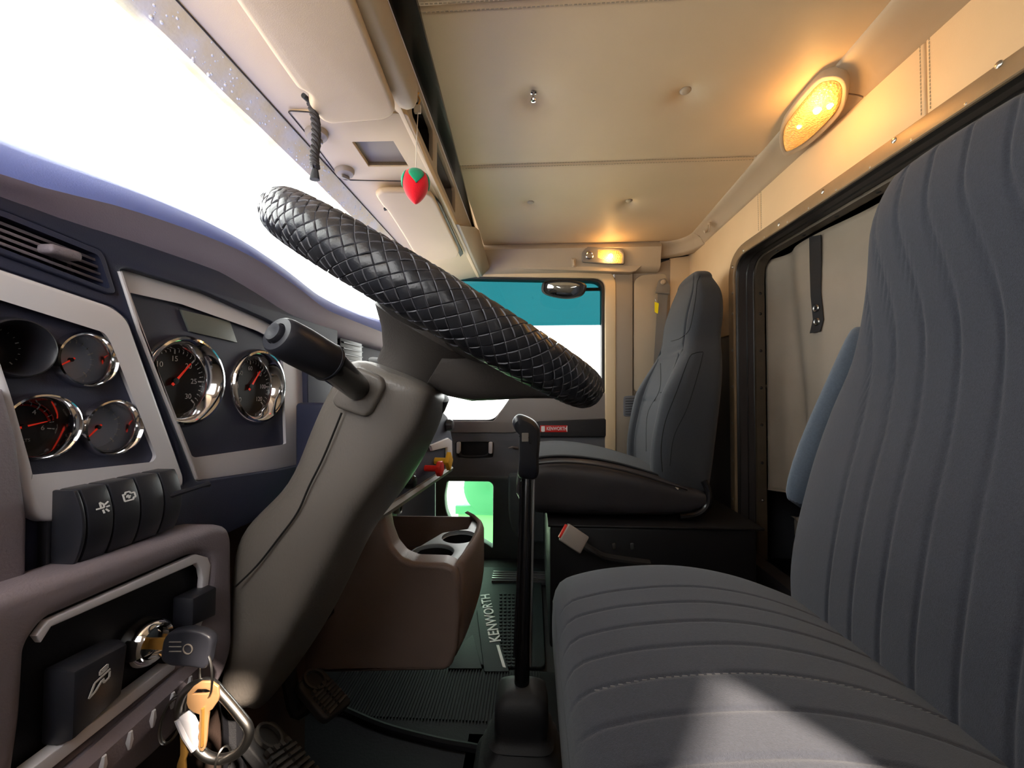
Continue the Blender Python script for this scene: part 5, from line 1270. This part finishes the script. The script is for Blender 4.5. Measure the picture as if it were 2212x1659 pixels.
# ------------------------------------------------------------------ keys hanging from the ignition
YK = ci.y
def K(zx, zy, d=0): return onY(300+zx/4.424, 1300+zy/4.424, YK+d)
def flatkey(name, label, cat, pts, holes, y, t, m, bev=.0006):
    fr = Fr((0, y, 0), (0, -1, 0), X_)
    b = ns(); plate(b, fr, [pts]+holes, t, bev, 0); o = part(name, b, m); tag(o, label, cat); return o
ik = thing('ignition_key', 'ignition key with a black plastic head turned in the barrel', 'key', K(250, 400))
frk = Fr((0, YK, 0), (0, -1, 0), X_)
b = ns(); plate(b, frk, [[K(20, 348), K(265, 345), K(265, 460), K(20, 440)]], .0022, .0003, .001); part('blade', b, M_['brass'], ik)
hd = fillet([K(x, y) for x, y in ((270, 330), (330, 262), (500, 235), (640, 262), (715, 310), (730, 370), (690, 580), (660, 620), (560, 600), (330, 585), (262, 545), (245, 500))], .004)
b = ns(); plate(b, frk, [hd], .009, .0025, .0045, 3); h = part('key_head', b, M_['switch'], ik)
b = ns(); c = K(470, 450, -.0048); lathe(b, [(.0036, 0), (.0036, .0006), (.0044, .0006), (.0044, 0)], c, V((0, -1, 0)), 24)
for yy in (385, 430, 475):
    tube(b, [K(290, yy, -.0048), K(405, yy, -.0048)], .0005, 6)
part('emblem', b, M_['grey_plastic'], h, kind='stuff')
def wire_ring(name, label, pts, r, m='steel', cat='key ring'):
    b = ns(); tube(b, pts, r, 8, closed=True); o = part(name, b, M_[m]); tag(o, label, cat); return o
c = K(640, 690); 
wire_ring('split_ring', 'thin steel split ring joining the ignition key to the bunch', [c+V((.0118*math.cos(a), -.007*math.cos(a), .0195*math.sin(a))) for a in [2*math.pi*k/40 for k in range(40)]], .0009)
# carabiner
cpx = [(560, 790), (640, 770), (720, 800), (790, 880), (870, 970), (960, 1080), (1040, 1190), (1050, 1280), (1000, 1390), (900, 1470), (780, 1505), (660, 1480), (560, 1400), (480, 1290), (400, 1130), (390, 1010), (430, 890), (490, 820)]
cb = thing('carabiner', 'pear-shaped silver carabiner holding the keys', 'carabiner', K(780, 1500))
cp_ = smooth([K(x, y, .004) for x, y in cpx], 5, True)
b = ns(); tube(b, cp_, .0040, 12, closed=True); part('loop', b, M_['steel'], cb)
b = ns(); tube(b, [K(400, 1100, .003), K(470, 1260, .003), K(560, 1390, .003)], .0046, 10); part('gate', b, M_['silver'], cb)
# brass house key
ko = [K(x, y, -.004) for x, y in ((520, 810), (590, 765), (690, 768), (755, 815), (762, 900), (752, 950), (700, 1030), (668, 1050), (660, 1110), (652, 1180), (646, 1260), (640, 1340), (628, 1400), (605, 1432), (578, 1425), (562, 1390), (570, 1330), (560, 1290), (574, 1240), (564, 1190), (578, 1130), (575, 1080), (520, 1060), (470, 1020), (452, 970), (460, 880))]
kh = [K(x, y, -.004) for x, y in ((508, 886), (560, 838), (640, 838), (706, 862), (640, 880))]
k1 = flatkey('house_key', 'large brass house key in front of the carabiner', 'key', ko, [kh], YK-.004, .0022, M_['copper_key'])
b = ns(); tube(b, [K(610, 1020, -.0052), K(604, 1380, -.0052)], .0012, 6); part('blade_groove', b, M_['brass'], k1)
k2 = flatkey('house_key', 'gold key hanging below the left split ring', 'key', [K(x, y, .006) for x, y in ((382, 1215), (420, 1200), (452, 1215), (458, 1300), (448, 1400), (456, 1460), (436, 1520), (440, 1600), (430, 1700), (345, 1700), (360, 1560), (390, 1470), (392, 1360))], [], YK+.006, .0024, M_['brass'])
k3 = flatkey('key_tag', 'silver stamped tag clipped to the carabiner', 'tag', fillet([K(x, y, -.001) for x, y in ((374, 1112), (470, 1046), (500, 1080), (560, 1200), (560, 1320), (565, 1400), (520, 1390), (470, 1300), (420, 1200))], .002), [], YK-.001, .003, M_['silver'])
c = K(305, 1140, .004)
for s, d in ((1, 0), (1.06, .003)):
    wire_ring('split_ring', 'steel split ring hooked on the left side of the carabiner' if s == 1 else 'outer turn of the left steel split ring', [c+V((-.001*d*300, d, 0))+V((.0085*math.cos(a)*s, .004*math.sin(a+.5), .0165*math.sin(a)*s+.004*math.cos(a))) for a in [2*math.pi*k/40 for k in range(40)]], .0008)
c = K(805, 1530, .004)
wire_ring('split_ring', 'small steel ring hanging at the bottom of the carabiner', [c+V((.0022*math.cos(a), .006*math.cos(a), .0125*math.sin(a))) for a in [2*math.pi*k/30 for k in range(30)]], .0009)
